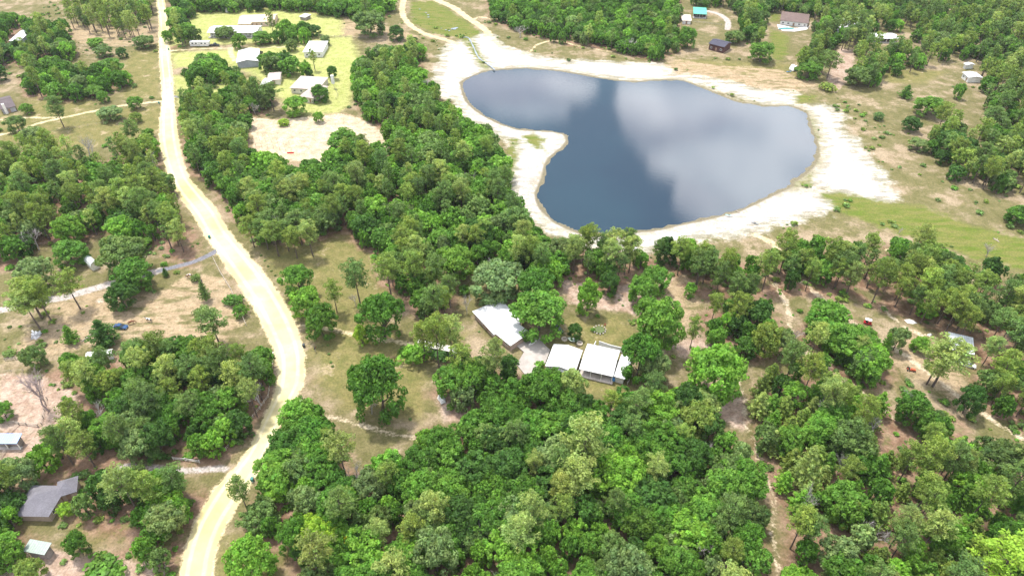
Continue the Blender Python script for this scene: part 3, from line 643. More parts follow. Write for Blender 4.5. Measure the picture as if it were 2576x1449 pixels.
# tones: name -> leaf colour (linear)
TONE = {'deep green': (0.088, 0.205, 0.025), 'dark green': (0.062, 0.146, 0.025), 'mid green': (0.125, 0.264, 0.035), 'fresh green': (0.170, 0.342, 0.040), 'lime green': (0.288, 0.445, 0.048),
        'yellow': (0.597, 0.559, 0.048), 'grey green': (0.190, 0.279, 0.096), 'olive green': (0.201, 0.285, 0.057), 'pale olive': (0.283, 0.365, 0.103), 'dusty green': (0.139, 0.228, 0.060)}
OAKT = [('deep green', .27), ('mid green', .30), ('fresh green', .15), ('dusty green', .12), ('grey green', .06), ('dark green', .10)]
PINET = [('olive green', .42), ('pale olive', .2), ('dusty green', .38)]
YOUNGT = [('mid green', .3), ('olive green', .4), ('fresh green', .2), ('pale olive', .1)]
def pick(tl, rng):
    r = rng.random()*sum(w for _, w in tl)
    for k, w in tl:
        r -= w
        if r <= 0: return k
    return tl[0][0]
def gz(x, y): return edge_h(x, y)-.05
KIND = {'oak': ('oak_tree', 'oak tree', OAKS), 'pine': ('pine_tree', 'pine tree', PINES), 'young': ('young_pine_tree', 'pine tree', YOUNG), 'shrub': ('shrub', 'shrub', SHRUBS)}
def plant(kind, x, y, Rr, H, tone, label, group=None, rng=None, var=None, jitter=.12):
    rng = rng or RG; nm_, cat, lib = KIND[kind]; i = int(rng.integers(0, len(lib))) if var is None else var
    cm_, tm_, r0, h0 = lib[i]
    e = thing(nm_, label, cat, (x, y, gz(x, y)), rng.random()*6.283, group)
    e.scale = (Rr/r0, Rr/r0, H/h0)
    t_ = link(bpy.data.objects.new(tm_.name, tm_), e); c_ = link(bpy.data.objects.new(cm_.name, cm_), e)
    t_.name = 'trunk' if kind != 'shrub' else 'stem'; c_.name = 'crown' if kind != 'shrub' else 'foliage'
    j = 1+rng.normal()*jitter; col = TONE[tone]; h_ = rng.normal()*.035
    c_.color = (col[0]*j*(1+h_), col[1]*j, col[2]*j*(1-h_), 1)
    return e

# --- single trees one can point at: kind, x, y of foot, y of top, crown width (photograph pixels), tone, label
SINGLE = [
 ('oak',757,750,663,80,'mid green','upper oak of the clump on the grass right of the road bend'),
 ('oak',778,812,722,85,'fresh green','yellow tinged middle oak of the clump right of the road bend'),
 ('oak',815,858,770,88,'deep green','lowest rounded oak of the clump right of the road bend'),
 ('oak',968,862,733,112,'deep green','large dark oak above the sandy track, left of the white roofs'),
 ('oak',912,872,818,38,'lime green','small lime green sapling beside the sandy track'),
 ('shrub',1168,742,708,33,'deep green','round clipped bush left of the big grey green oak'),
 ('oak',1250,768,655,140,'grey green','huge grey green oak behind the left white roofed house'),
 ('oak',1345,780,672,110,'deep green','dark oak right of the huge grey green oak'),
 ('oak',1354,856,735,145,'mid green','broad green oak overhanging the white roofed house'),
 ('oak',1476,795,706,64,'fresh green','bright upright tree alone on the lawn behind the white roofs'),
 ('oak',1445,856,812,40,'dark green','small dark magnolia by the hammock'),
 ('oak',1612,778,692,80,'mid green','rounded oak at the right side of the sandy back yard'),
 ('oak',1648,745,668,75,'mid green','taller oak behind the rounded oak of the back yard'),
 ('oak',1530,745,680,55,'dark green','dark low oak at the back of the yard'),
 ('oak',1645,890,752,125,'mid green','tall oak right of the metal roofed house, the upper of two'),
 ('oak',1600,965,838,100,'deep green','oak leaning over the right end of the metal roofed house'),
 ('oak',1640,968,885,80,'grey green','grey lichen hung oak at the right of the metal roofed house'),
 ('oak',1787,1015,868,150,'fresh green','vivid green oak standing right of the white houses'),
 ('oak',1757,1060,978,95,'pale olive','domed pale tree at the right corner of the foreground wood'),
 ('oak',1740,1105,1010,100,'olive green','domed olive tree left of the small clearing'),
 ('shrub',1050,915,858,78,'fresh green','bright rounded bush at the left end of the long white roof'),
 ('shrub',1017,892,870,36,'deep green','small dark bush by the sandy track end'),
 ('shrub',1168,908,880,34,'dark green','dark hedge bush at the right end of the long white roof'),
 ('shrub',1110,905,878,60,'dark green','dark hedge below the long white roof'),
 ('oak',962,1060,900,140,'deep green','large oak with a dead side standing on the lawn near the swing frame'),
 ('oak',905,990,905,50,'deep green','slim oak left of the swing frame'),
 ('oak',1358,1050,932,115,'deep green','oak in front of the concrete driveway'),
 ('oak',1435,1030,935,90,'pale olive','pale yellowish tree in front of the garage'),
 ('pine',908,772,660,62,'dusty green','lone slender pine on the grass above the dark oak'),
 ('pine',848,785,705,42,'olive green','short pine right of the roadside oak clump'),
 ('pine',1105,925,800,66,'olive green','tall pine in front of the long white roof, middle of three'),
 ('pine',1070,908,812,52,'olive green','tall pine in front of the long white roof, left of three'),
 ('pine',1137,905,800,68,'pale olive','tall pine in front of the long white roof, right of three'),
 ('oak',1143,715,622,98,'mid green','vivid oak in the gap of the centre wood'),
 ('pine',985,755,645,66,'olive green','pine at the lower end of the pine group on the grass'),
 ('pine',640,622,545,48,'olive green','first pine from the road in the row at the wood edge'),
 ('pine',675,628,552,52,'dusty green','second pine from the road in the row at the wood edge'),
 ('pine',702,645,560,54,'olive green','third pine from the road in the row at the wood edge'),
 ('pine',727,632,556,48,'dusty green','fourth pine from the road in the row at the wood edge'),
 ('pine',748,650,575,46,'olive green','fifth pine from the road in the row at the wood edge'),
 ('pine',788,645,560,52,'pale olive','sixth pine from the road, rightmost in the row at the wood edge'),
 ('pine',690,615,530,60,'dusty green','taller pine behind the row at the wood edge'),
 ('pine',760,615,535,60,'dusty green','bushy pine behind the row at the wood edge'),
 ('pine',107,802,705,88,'olive green','tallest of three leggy pines by the gravel driveway'),
 ('pine',133,812,708,62,'olive green','right hand leggy pine by the gravel driveway'),
 ('pine',102,828,735,68,'pale olive','front leggy pine by the gravel driveway'),
 ('pine',203,778,688,62,'olive green','lone pine where the gravel driveway bends'),
 ('oak',188,678,608,90,'mid green','round oak behind the small pale shed'),
 ('oak',107,738,648,92,'grey green','wide grey green oak left of the small pale shed'),
 ('oak',328,698,598,112,'dusty green','big pale topped tree left of the gravel driveway'),
 ('oak',352,745,652,105,'deep green','dark oak overhanging the gravel driveway'),
 ('oak',318,785,708,76,'dark green','dark oak at the corner of the horse paddock'),
 ('oak',355,640,600,60,'mid green','oak behind the dark oaks of the gravel driveway'),
 ('young',521,758,706,32,'dusty green','small conical cedar in the upper horse paddock'),
 ('shrub',590,772,742,52,'deep green','upper bush on the paddock fence line'),
 ('shrub',608,802,760,44,'deep green','lower bush on the paddock fence line'),
 ('shrub',495,712,690,30,'dusty green','bush beside the horses at the upper paddock'),
 ('young',420,697,674,18,'dark green','tiny dark cedar beside the gravel driveway'),
 ('shrub',505,798,775,34,'grey green','pale bush in the middle of the horse paddock'),
 ('pine',553,868,782,72,'dusty green','crooked pine at the lower edge of the paddock'),
 ('young',185,862,818,44,'mid green','bushy cedar between the white scrap and the log'),
 ('young',272,868,806,78,'dark green','broad dark cedar hiding the blue car'),
 ('shrub',28,898,885,34,'dusty green','low bush by the wire pen at the left edge'),
 ('oak',20,1062,1015,50,'mid green','small round tree in the sandy corral'),
 ('oak',210,1402,1342,60,'deep green','small round tree on the lawn by the barn'),
 ('oak',173,1302,1268,42,'lime green','little lime tree below the dark hip roof'),
 ('pine',625,1290,1208,50,'dusty green','lone pine on the right verge of the road near the bottom'),
 ('oak',652,1465,1362,120,'fresh green','bright spreading tree on the grass right of the road at the bottom'),
 ('oak',95,1470,1412,70,'olive green','sparse tree on the pink soil at the bottom left corner'),
 ('shrub',265,1460,1420,110,'mid green','hedge bush on the pink soil at the bottom'),
 ('pine',162,322,243,42,'dusty green','leggy pine in front of the circular lawn'),
 ('oak',142,262,240,30,'fresh green','bright small tree on the circular lawn'),
 ('oak',73,292,258,32,'mid green','small tree by the gabled grey house'),
 ('oak',345,280,240,40,'mid green','small leaning tree beside the driveway mouth'),
 ('oak',282,312,264,64,'grey green','grey green tree below the sandy driveway'),
 ('oak',347,312,280,30,'olive green','small round tree right of the grey green one'),
 ('oak',376,352,322,30,'mid green','small tree close to the road above the left wood'),
 ('oak',242,252,216,52,'mid green','tree at the lower end of the field oak clump'),
 ('oak',266,262,228,30,'mid green','slim tree in front of the field oak clump'),
 ('oak',50,338,288,50,'dusty green','tree at the fork of the sandy driveway'),
 ('oak',95,378,318,62,'grey green','grey green tree at the top of the left wood'),
 ('oak',130,398,355,40,'dark green','dark tree at the top of the left wood'),
 ('oak',280,208,150,78,'mid green','spreading oak alone on the upper left pasture'),
 ('oak',312,150,118,28,'dark green','small dark tree on the upper left pasture'),
 ('oak',265,150,120,48,'dusty green','bush tree left of the small dark tree'),
 ('oak',165,152,108,70,'dusty green','wide tree by the pasture fence'),
 ('oak',245,125,105,40,'fresh green','light tree below the tall pines'),
 ('oak',365,128,90,56,'dusty green','spreading tree by the road near the tall pines'),
 ('shrub',339,222,208,17,'dusty green','lone bush in the upper left pasture'),
 ('shrub',382,250,240,14,'deep green','small bush beside the driveway gate'),
 ('oak',12,160,110,70,'dark green','dark tree at the left edge of the upper pasture'),
 ('oak',5,210,165,40,'dark green','dark tree cut by the left edge'),
 ('young',2276,246,212,38,'deep green','isolated dark tree on the sandy ground right of the lake'),
 ('oak',2287,335,290,50,'dark green','dark ragged tree on the slope right of the lake'),
 ('oak',2208,305,280,30,'dusty green','small rounded tree nearest the lake on the right'),
 ('oak',2330,300,240,80,'mid green','large tree right of the lake with smaller trees beside it'),
 ('oak',2305,385,348,52,'grey green','grey bush tree above the pink slope'),
 ('oak',2380,402,325,90,'dark green','dark oak at the right above the pink slope'),
 ('pine',2360,325,258,40,'olive green','leaning pine right of the lake'),
 ('pine',2480,330,268,50,'dusty green','leaning pine near the right edge'),
 ('oak',1911,165,100,70,'mid green','rounded oak between the cabin and the pool house'),
 ('oak',1845,115,72,52,'dusty green','oak right of the dark cabin'),
 ('oak',2030,205,150,64,'mid green','oak beside the blue and white tent'),
 ('pine',2080,198,130,46,'dusty green','tall pine right of the oak by the tent'),
 ('oak',2155,225,160,72,'dusty green','tree below the pink clearing'),
 ('oak',1630,145,105,38,'olive green','round olive bush tree on the north shore'),
 ('oak',1727,128,66,45,'mid green','tree at the end of the north shore wood'),
 ('oak',935,102,25,84,'dusty green','broad oak at the corner of the top lawn'),
 ('oak',998,108,64,46,'dark green','dark oak by the rail fence near the marsh'),
 ('oak',1040,110,92,24,'dark green','small dark tree by the marsh trail'),
 ('oak',838,203,164,25,'deep green','small dark tree on the bright lawn'),
 ('oak',806,262,213,52,'deep green','dark pine like tree in front of the beige house'),
 ('oak',748,298,238,62,'fresh green','light tree below the beige house'),
 ('pine',690,280,210,48,'dusty green','pine left of the beige house driveway'),
 ('oak',715,320,298,30,'lime green','small yellowish tree on the bare field'),
 ('oak',803,312,278,28,'fresh green','small bright tree on the bare field edge'),
 ('oak',870,395,325,90,'mid green','domed tree at the lower edge of the bare field'),
 ('oak',475,102,58,50,'fresh green','pale rounded tree beside the road, near the trailer'),
 ('oak',605,128,80,38,'mid green','small tree above the grey garage'),
 ('oak',662,118,75,54,'mid green','tree right of the grey garage'),
 ('oak',570,105,65,55,'dusty green','tree in front of the long white roof'),
 ('oak',425,112,75,28,'fresh green','young tree right at the roadside near the top'),
 ('oak',472,200,168,20,'dusty green','tree at the near end of the lawn by the road'),
 ('oak',508,160,133,30,'mid green','small tree on the lawn by the road'),
 ('oak',735,133,95,35,'dusty green','tree behind the white roofed shed'),
 ('oak',720,90,50,40,'deep green','dark tree at the right end of the tan roofed house'),
 ('oak',790,98,60,42,'dark green','dark tree right of the farmhouse'),
 ('oak',672,185,132,42,'mid green','tree above the small beige house'),
 ('oak',820,118,88,26,'grey green','grey young tree at the lawn corner'),
 ('oak',940,300,250,58,'grey green','grey green tree at the right end of the bare field'),
 ('pine',2345,973,865,95,'pale olive','tall pale pine in front of the metal roofed shed'),
 ('pine',2330,968,880,70,'pale olive','slimmer pale pine leaning beside the tall one'),
 ('oak',2310,890,850,52,'fresh green','bright small tree left of the metal roofed shed'),
 ('oak',2320,805,762,52,'fresh green','light tree behind the white tarp'),
 ('young',2210,905,838,40,'mid green','dark conical pine beside the cart track'),
 ('oak',2245,890,820,52,'grey green','grey green oak beside the cart track'),
 ('oak',1915,908,810,76,'olive green','olive oak left of the wood trail'),
 ('oak',1965,905,835,60,'grey green','grey green oak right against the wood trail'),
 ('pine',1735,878,795,38,'olive green','slim pine in the yard right of the white houses'),
 ('oak',1733,750,712,34,'fresh green','small bright tree at the edge of the sandy yard'),
 ('oak',2420,1050,968,66,'dark green','dark tree at the lower end of the cart track'),
 ('shrub',2248,575,563,20,'grey green','grey bush alone in the green meadow'),
 ('oak',2560,575,518,75,'deep green','dark oak at the right edge of the meadow'),
 ('shrub',2080,232,218,48,'olive green','olive thicket at the edge of the white sand'),
 ('oak',70,1240,1160,85,'grey green','grey green tree left of the dark hip roof'),
 ('oak',100,930,870,60,'dusty green','tree at the lower edge of the scrap yard'),
 ('shrub',1503,798,785,13,'mid green','slim bush on the lawn behind the white roofs'),
 ('shrub',1492,833,815,14,'mid green','young palm like bush on the back lawn'),
 ('pine',1480,660,568,44,'olive green','tall thin pine standing out against the lake sand, left of the pair'),
 ('pine',1465,665,570,40,'olive green','tall thin pine at the left against the lake sand'),
 ('pine',1513,670,588,36,'dusty green','shorter thin pine against the lake sand'),
 ('pine',1573,672,578,40,'dusty green','lone thin pine against the white sand by the canopy'),
 ('pine',1652,665,603,30,'dusty green','small thin pine right of the white canopy'),
 ('oak',790,1360,1300,70,'lime green','yellow green oak at the left side of the foreground wood'),
 ('oak',952,1330,1265,34,'yellow','bright yellow tree in the foreground wood, upper one'),
 ('oak',812,1400,1310,90,'lime green','large lime green tree near the bottom left of the wood'),
 ('oak',890,1395,1340,40,'yellow','small golden tree next to the lime green one'),
 ('pine',1465,1190,1055,100,'pale olive','tall pale pine rising over the foreground wood, upper one'),
 ('pine',1445,1265,1160,90,'pale olive','tall pale pine in the middle of the foreground wood'),
 ('pine',1640,1230,1150,60,'pale olive','small tufted pine on the right of the foreground wood'),
 ('oak',1100,1455,1335,115,'grey green','big grey lichen covered oak near the bottom edge'),
 ('pine',1000,1480,1400,80,'pale olive','pale pine at the bottom edge left of the grey oak'),
 ('oak',1570,1490,1380,110,'grey green','grey green oak near the bottom edge in the middle'),
 ('pine',1330,1350,1245,70,'pale olive','yellowish pine in the middle of the foreground wood'),
 ('pine',2480,1480,1370,130,'lime green','yellow green pine in the bottom right corner'),
 ('young',2010,1220,1120,80,'pale olive','pale layered pine right of the forest trail'),
]
rngs = np.random.default_rng(11); placed = []
def height_from(y0, yt, z0=0.0):
    b = W(1288, y0); lo_, hi_ = .3, 40
    for _ in range(40):
        m_ = (lo_+hi_)/2
        if pj(0, b.y, m_)[1] > yt: lo_ = m_
        else: hi_ = m_
    return lo_
for kind, x, yb, yt, w, tone, label in SINGLE:
    Rr = w/2/pxm(yb)
    # a round crown hangs in front of its trunk: the foot stands a little above the lowest leaves seen
    fy = yb-(Rr*.45*pxm(yb)*ST if kind in ('oak', 'shrub') else 0)
    H = height_from(fy, yt+(Rr*.30*pxm(yb)*ST if kind in ('oak', 'shrub') else 2)); p_ = W(x, fy)
    if kind == 'oak': H = min(max(H, Rr*1.1), Rr*3.2+2)
    if kind == 'shrub': H = max(min(H, Rr*1.6), Rr*.8)
    if kind == 'pine': H = max(H, 4.0)
    plant(kind, p_.x, p_.y, Rr*.95, H, tone, label, rng=rngs, jitter=.03, var=int(rngs.integers(0, 8)) if kind == 'oak' else None); placed.append((p_.x, p_.y, Rr*.8))
DEAD = [(935,1040,975,60,'silver dead oak beside the large lawn oak'),(125,1035,935,85,'bare pinkish grey tree in the sandy corral'),(1580,135,95,58,'grey leafless tree on the north shore'),(1308,95,62,42,'fallen bleached snag on the north shore'),
 (1412,60,38,40,'grey dead crown at the edge of the north wood'),(2060,1060,1000,70,'silver dead tree with upright twigs in the right wood'),(2015,1290,1222,42,'pale dead tree beside the forest trail'),(1862,1260,1228,36,'white dead top sticking out of the foreground wood'),
 (2265,1060,990,70,'greyish dead pine in the right wood'),(1110,1130,1108,34,'bare dead branch top in the foreground wood'),(1395,1100,1060,34,'bleached bare limbs over the foreground wood'),(1175,790,740,30,'small bare tree by the round clipped bush'),
 (1210,1360,1300,46,'broken dead limbs in the foreground wood'),(800,1450,1400,30,'thin dead trunk near the lime green tree'),(1810,1470,1415,40,'bare dead branches at the bottom edge'),(2258,590,568,22,'leafless snag standing in the meadow'),(2245,635,615,0,''),
 (2480,645,600,36,'bleached dead tree at the right side of the meadow'),(895,770,735,34,'mossy dead tree beside the lone slender pine'),(2105,1190,1135,40,'silver twigs in the right hand wood'),(1925,700,0,0,''),(1235,500,460,0,''),(1650,945,890,40,'lichen covered dead oak at the right of the white house'),
 (1600,1290,1240,36,'bare twisted top in the right of the foreground wood'),(1180,480,430,50,'grey bare crown in the centre wood'),(240,430,330,30,'thin dead pine in the left wood'),(2235,225,0,0,''),(1998,860,815,34,'dead oak leaning over the wood trail')]
for k, (x, yb, yt, w, label) in enumerate(DEAD):
    if not label: continue
    H = height_from(yb, yt); p_ = W(x, yb); e = thing('dead_tree', label, 'dead tree', (p_.x, p_.y, gz(p_.x, p_.y)), k*1.3)
    me_ = dead_mesh('dead_branches', max(H, 2.5), k, 1.3 if 'pinkish' in label else 1.0, mat('pinkish_dead_wood', (.36, .29, .28), .9) if 'pinkish' in label else DEADW); oo = link(bpy.data.objects.new('branches', me_), e)
    hw = w/2/pxm(yb); mxr = max(1e-3, max(math.hypot(v.co.x, v.co.y) for v in me_.vertices)); sxy = min(1.8, max(.6, hw*1.2/mxr)); e.scale = (sxy, sxy, 1)

# --- the woods: feet on a jittered lattice, kept where their crowns would show inside a wood
regw = [(r[0], np.array(r[1], float), r[2], r[3], r[4], r[5]) for r in REG]
sp = 4.95; cand = []
rngw = np.random.default_rng(23); row = 0; y = 70.0
while y < 700:
    s_ = sp if y < 300 else sp*1.12
    x = -430+(s_/2 if row % 2 else 0)
    while x < 430:
        cand.append((x+rngw.uniform(-.38, .38)*s_, y+rngw.uniform(-.38, .38)*s_)); x += s_
    y += s_*.866; row += 1
cand = np.array(cand); zt = zones(cand)
conc = sdf_poly(cand, wpoly([(1335,848),(1355,845),(1369,866),(1384,880),(1372,912),(1354,918),(1346,940),(1319,940),(1300,916),(1318,885)]))
trees = []
sg = rngw.random(len(cand))
szr = rngw.random(len(cand)); knd = rngw.random(len(cand)); dn = rngw.random(len(cand))
# preliminary crown centres at 5 m up for a typical tree
cx_, cy_ = pj(cand[:, 0], cand[:, 1], np.full(len(cand), 6.0)); CP = np.stack([cx_, cy_], 1)
ppm = pxm(cy_); hit = -np.ones(len(cand), int)
for k, r in enumerate(regw):
    d = sdf_poly(CP, r[1]); ok = (d > ppm*1.6) & (dn < r[2]) & (hit < 0); hit[ok] = k
for c_ in CLEAR:
    hit[sdf_poly(CP, np.array(c_, float)) > -ppm*1.5] = -1
hit[(zt['lake'] > -3) | (zt['road'] > -1.6) | (zt['paving'] > -1.5) | (zt['soil'] > -1.0) | (zt['gravel'] > -1.5) | (conc > -2)] = -1
hit[(zt['sand'] > 3)] = -1
hit[(zt['lawn'] > 8) & (dn > .4)] = -1
pl = np.array(placed)
deads = []
for i in np.where(hit >= 0)[0]:
    X, Y = cand[i]
    if ((pl[:, 0]-X)**2+(pl[:, 1]-Y)**2 < (pl[:, 2]*.85)**2).any(): continue
    r = regw[hit[i]]; rk = knd[i]
    kind = 'dead' if (i % 61 == 7 and r[0] in ('fore', 'foreright', 'centre', 'leftmid', 'leftlow', 'belt')) else 'pine' if rk < r[3] else 'young' if rk < r[3]+r[4] else 'oak'
    u = szr[i]
    if kind == 'pine' and r[0] in ('belt', 'centre', 'topleft'):
        q_ = pj(X, Y, 12.5)
        if sdf_poly(np.array([[q_[0], q_[1]]]), r[1])[0] < pxm(q_[1])*.5: kind = 'oak'
    if kind == 'oak': Rr = 2.3+(2.2 if r[0] in ('belt', 'topright', 'righttop2', 'toplake', 'rightedge', 'topleft') else 3.6)*u**1.7; H = 5.2+Rr*1.0+rngw.normal()*.8; tone = pick(OAKT, rngw)
    elif kind == 'dead': deads.append((X, Y, 6.5+3.5*u, hit[i])); continue
    elif kind == 'pine': Rr = 2.1+1.4*u; H = 10.5+6*u+rngw.normal()*.8; tone = pick(PINET, rngw)
    else: Rr = 1.9+1.4*u; H = 5.5+4.5*u; tone = pick(YOUNGT, rngw)
    if hit[i] >= 0 and r[0] in ('topright', 'toplake', 'top'): H *= .9
    trees.append((kind, X, Y, Rr, H, tone, hit[i]))
chosen = {'oak': [], 'pine': [], 'young': []}; rest = []
NS = {'oak': sum(1 for s_ in SINGLE if s_[0] == 'oak'), 'pine': sum(1 for s_ in SINGLE if s_[0] == 'pine'), 'young': sum(1 for s_ in SINGLE if s_[0] == 'young')}
for k in chosen:
    tt = [t_ for t_ in trees if t_[0] == k]
    def key(t_):
        a, b = pj(t_[1], t_[2], t_[4]*.7); vis = (-30 < a < 2606 and -40 < b < 1500)
        return -(t_[3]*t_[4]/(t_[2]**2+CAMH**2))*(1 if vis else .0001)
    tt.sort(key=key); lim = 300-NS[k]; chosen[k] = tt[:lim]; rest += tt[lim:]
SZ = {'oak': ((3.4, 'small'), (4.3, 'medium'), (99, 'large')), 'pine': ((2.6, 'slender'), (3.1, 'medium'), (99, 'broad')), 'young': ((2.4, 'small'), (99, 'tall'))}
for k, tt in chosen.items():
    for (kind, X, Y, Rr, H, tone, h) in tt:
        szw = next(w for lim, w in SZ[kind] if Rr < lim)
        noun = {'oak': 'oak', 'pine': 'pine', 'young': 'young layered pine'}[kind]
        plant(kind, X, Y, Rr, H, tone, f'{szw} {tone} {noun} {REG[h][5]}', group=f'trees {REG[h][5]}', rng=rngw)
DM_ = [dead_mesh('dead_branches', 8.5, 50+i) for i in range(4)]
for k, (X, Y, H, h) in enumerate(deads):
    a, b = pj(X, Y, H*.8)
    if not (-20 < a < 2600 and -20 < b < 1480): continue
    e = thing('dead_tree', f'silver grey bare topped tree {REG[h][5]}', 'dead tree', (X, Y, gz(X, Y)), k*1.7, f'bare trees {REG[h][5]}'); e.scale = (H/8.5*1.1, H/8.5*1.1, H/8.5)
    oo = link(bpy.data.objects.new('branches', DM_[k % 4]), e)
print('individual', {k: len(v) for k, v in chosen.items()}, 'mass', len(rest))
def mass(name, items, label, cat, low_trunk=True):
    VV, CC, MI, FF = [], [], [], []; nv = 0
    for (kind, X, Y, Rr, H, tone, _) in items:
        lib = LOW[kind]; v, c = lib[int(rngw.integers(0, len(lib)))]; r0, h0 = {'oak': (5, 9), 'pine': (3.3, 15), 'young': (2.6, 9), 'shrub': (1.6, 2)}[kind]
        a = rngw.random()*6.283; ca, sa_ = math.cos(a), math.sin(a); s_ = Rr/r0
        w = np.stack([(v[:, 0]*ca-v[:, 1]*sa_)*s_+X, (v[:, 0]*sa_+v[:, 1]*ca)*s_+Y, v[:, 2]*H/h0+gz(X, Y)], 1)
        j = 1+rngw.normal()*.12; col = np.array(TONE[tone])*j; cc = c.copy(); cc[:, :3] *= col
        VV.append(w); CC.append(cc); FF.append(np.arange(len(w)).reshape(-1, 4)+nv); MI.append(np.zeros(len(w)//4, int)); nv += len(w)
        if kind != 'shrub':
            r_ = {'oak': .25, 'pine': .2, 'young': .12}[kind]; g0 = gz(X, Y)-.3
            q = np.array([(X+dx*r_, Y+dy*r_, g0) for dx, dy in ((-1, -1), (1, -1), (1, 1), (-1, 1))]+[(X+dx*r_*.5, Y+dy*r_*.5, g0+H*.85) for dx, dy in ((-1, -1), (1, -1), (1, 1), (-1, 1))])
            VV.append(q); CC.append(np.ones((8, 4))); FF.append(np.array([(0, 1, 5, 4), (1, 2, 6, 5), (2, 3, 7, 6), (3, 0, 4, 7)])+nv); MI.append(np.ones(4, int)); nv += 8
    me_ = big_mesh(name, np.concatenate(VV), np.concatenate(FF), [LEAF, BARK], {'leaf': np.concatenate(CC)}, np.concatenate(MI))
    o_ = link(bpy.data.objects.new(name, me_)); tag(o_, label, cat, kind='stuff'); return o_
mass('far_oak_woodland', [t_ for t_ in rest if t_[0] == 'oak'], 'far off mass of green oaks round the lake and towards the top of the view', 'woodland')
mass('far_pine_woodland', [t_ for t_ in rest if t_[0] == 'pine'], 'far off mass of thin olive pines round the lake and towards the top of the view', 'woodland')
if [t_ for t_ in rest if t_[0] == 'young']: mass('young_pine_thicket', [t_ for t_ in rest if t_[0] == 'young'], 'far thicket of young layered pines at the lower right', 'thicket')
# --- undergrowth: low scrub under and between the trees
ug = []
n_ = 16000; UX = rngw.uniform(-330, 330, n_); UY = rngw.uniform(75, 560, n_); UP = np.stack([UX, UY], 1); zu = zones(UP)
pu, pv_ = pj(UX, UY, np.zeros(n_))
cl = np.sin(UX*.06+1)*np.cos(UY*.05+.5)+np.sin(UX*.13+UY*.09)*.7+rngw.normal(size=n_)*.5
ok = (zu['lake'] < -4) & (zu['road'] < -1.5) & (zu['gravel'] < -1) & (zu['paving'] < -1) & (zu['sand'] < -2) & (zu['lawn'] < -1) & (zu['grass'] < 1) & ((zu['bare'] < 0) | (cl > 1.3)) & ((zu['wood'] > -1) | (cl > .5)) & (pu > -120) & (pu < 2700)
for c_ in CLEAR[:22]: ok &= sdf_poly(np.stack([pu, pv_], 1), np.array(c_, float)) < -4
sc_ = []
for i in np.where(ok)[0]:
    u = rngw.random(); ug.append(('shrub', UX[i], UY[i], .45+1.1*u**2.5, .4+1.3*u**2.5, pick([('dusty green', 2), ('mid green', 1.5), ('olive green', 2), ('grey green', 1)], rngw), 0))
mass('undergrowth', ug, 'low scattered scrub and palmetto growing over the open sandy ground and under the trees', 'undergrowth')
print('undergrowth', len(ug))

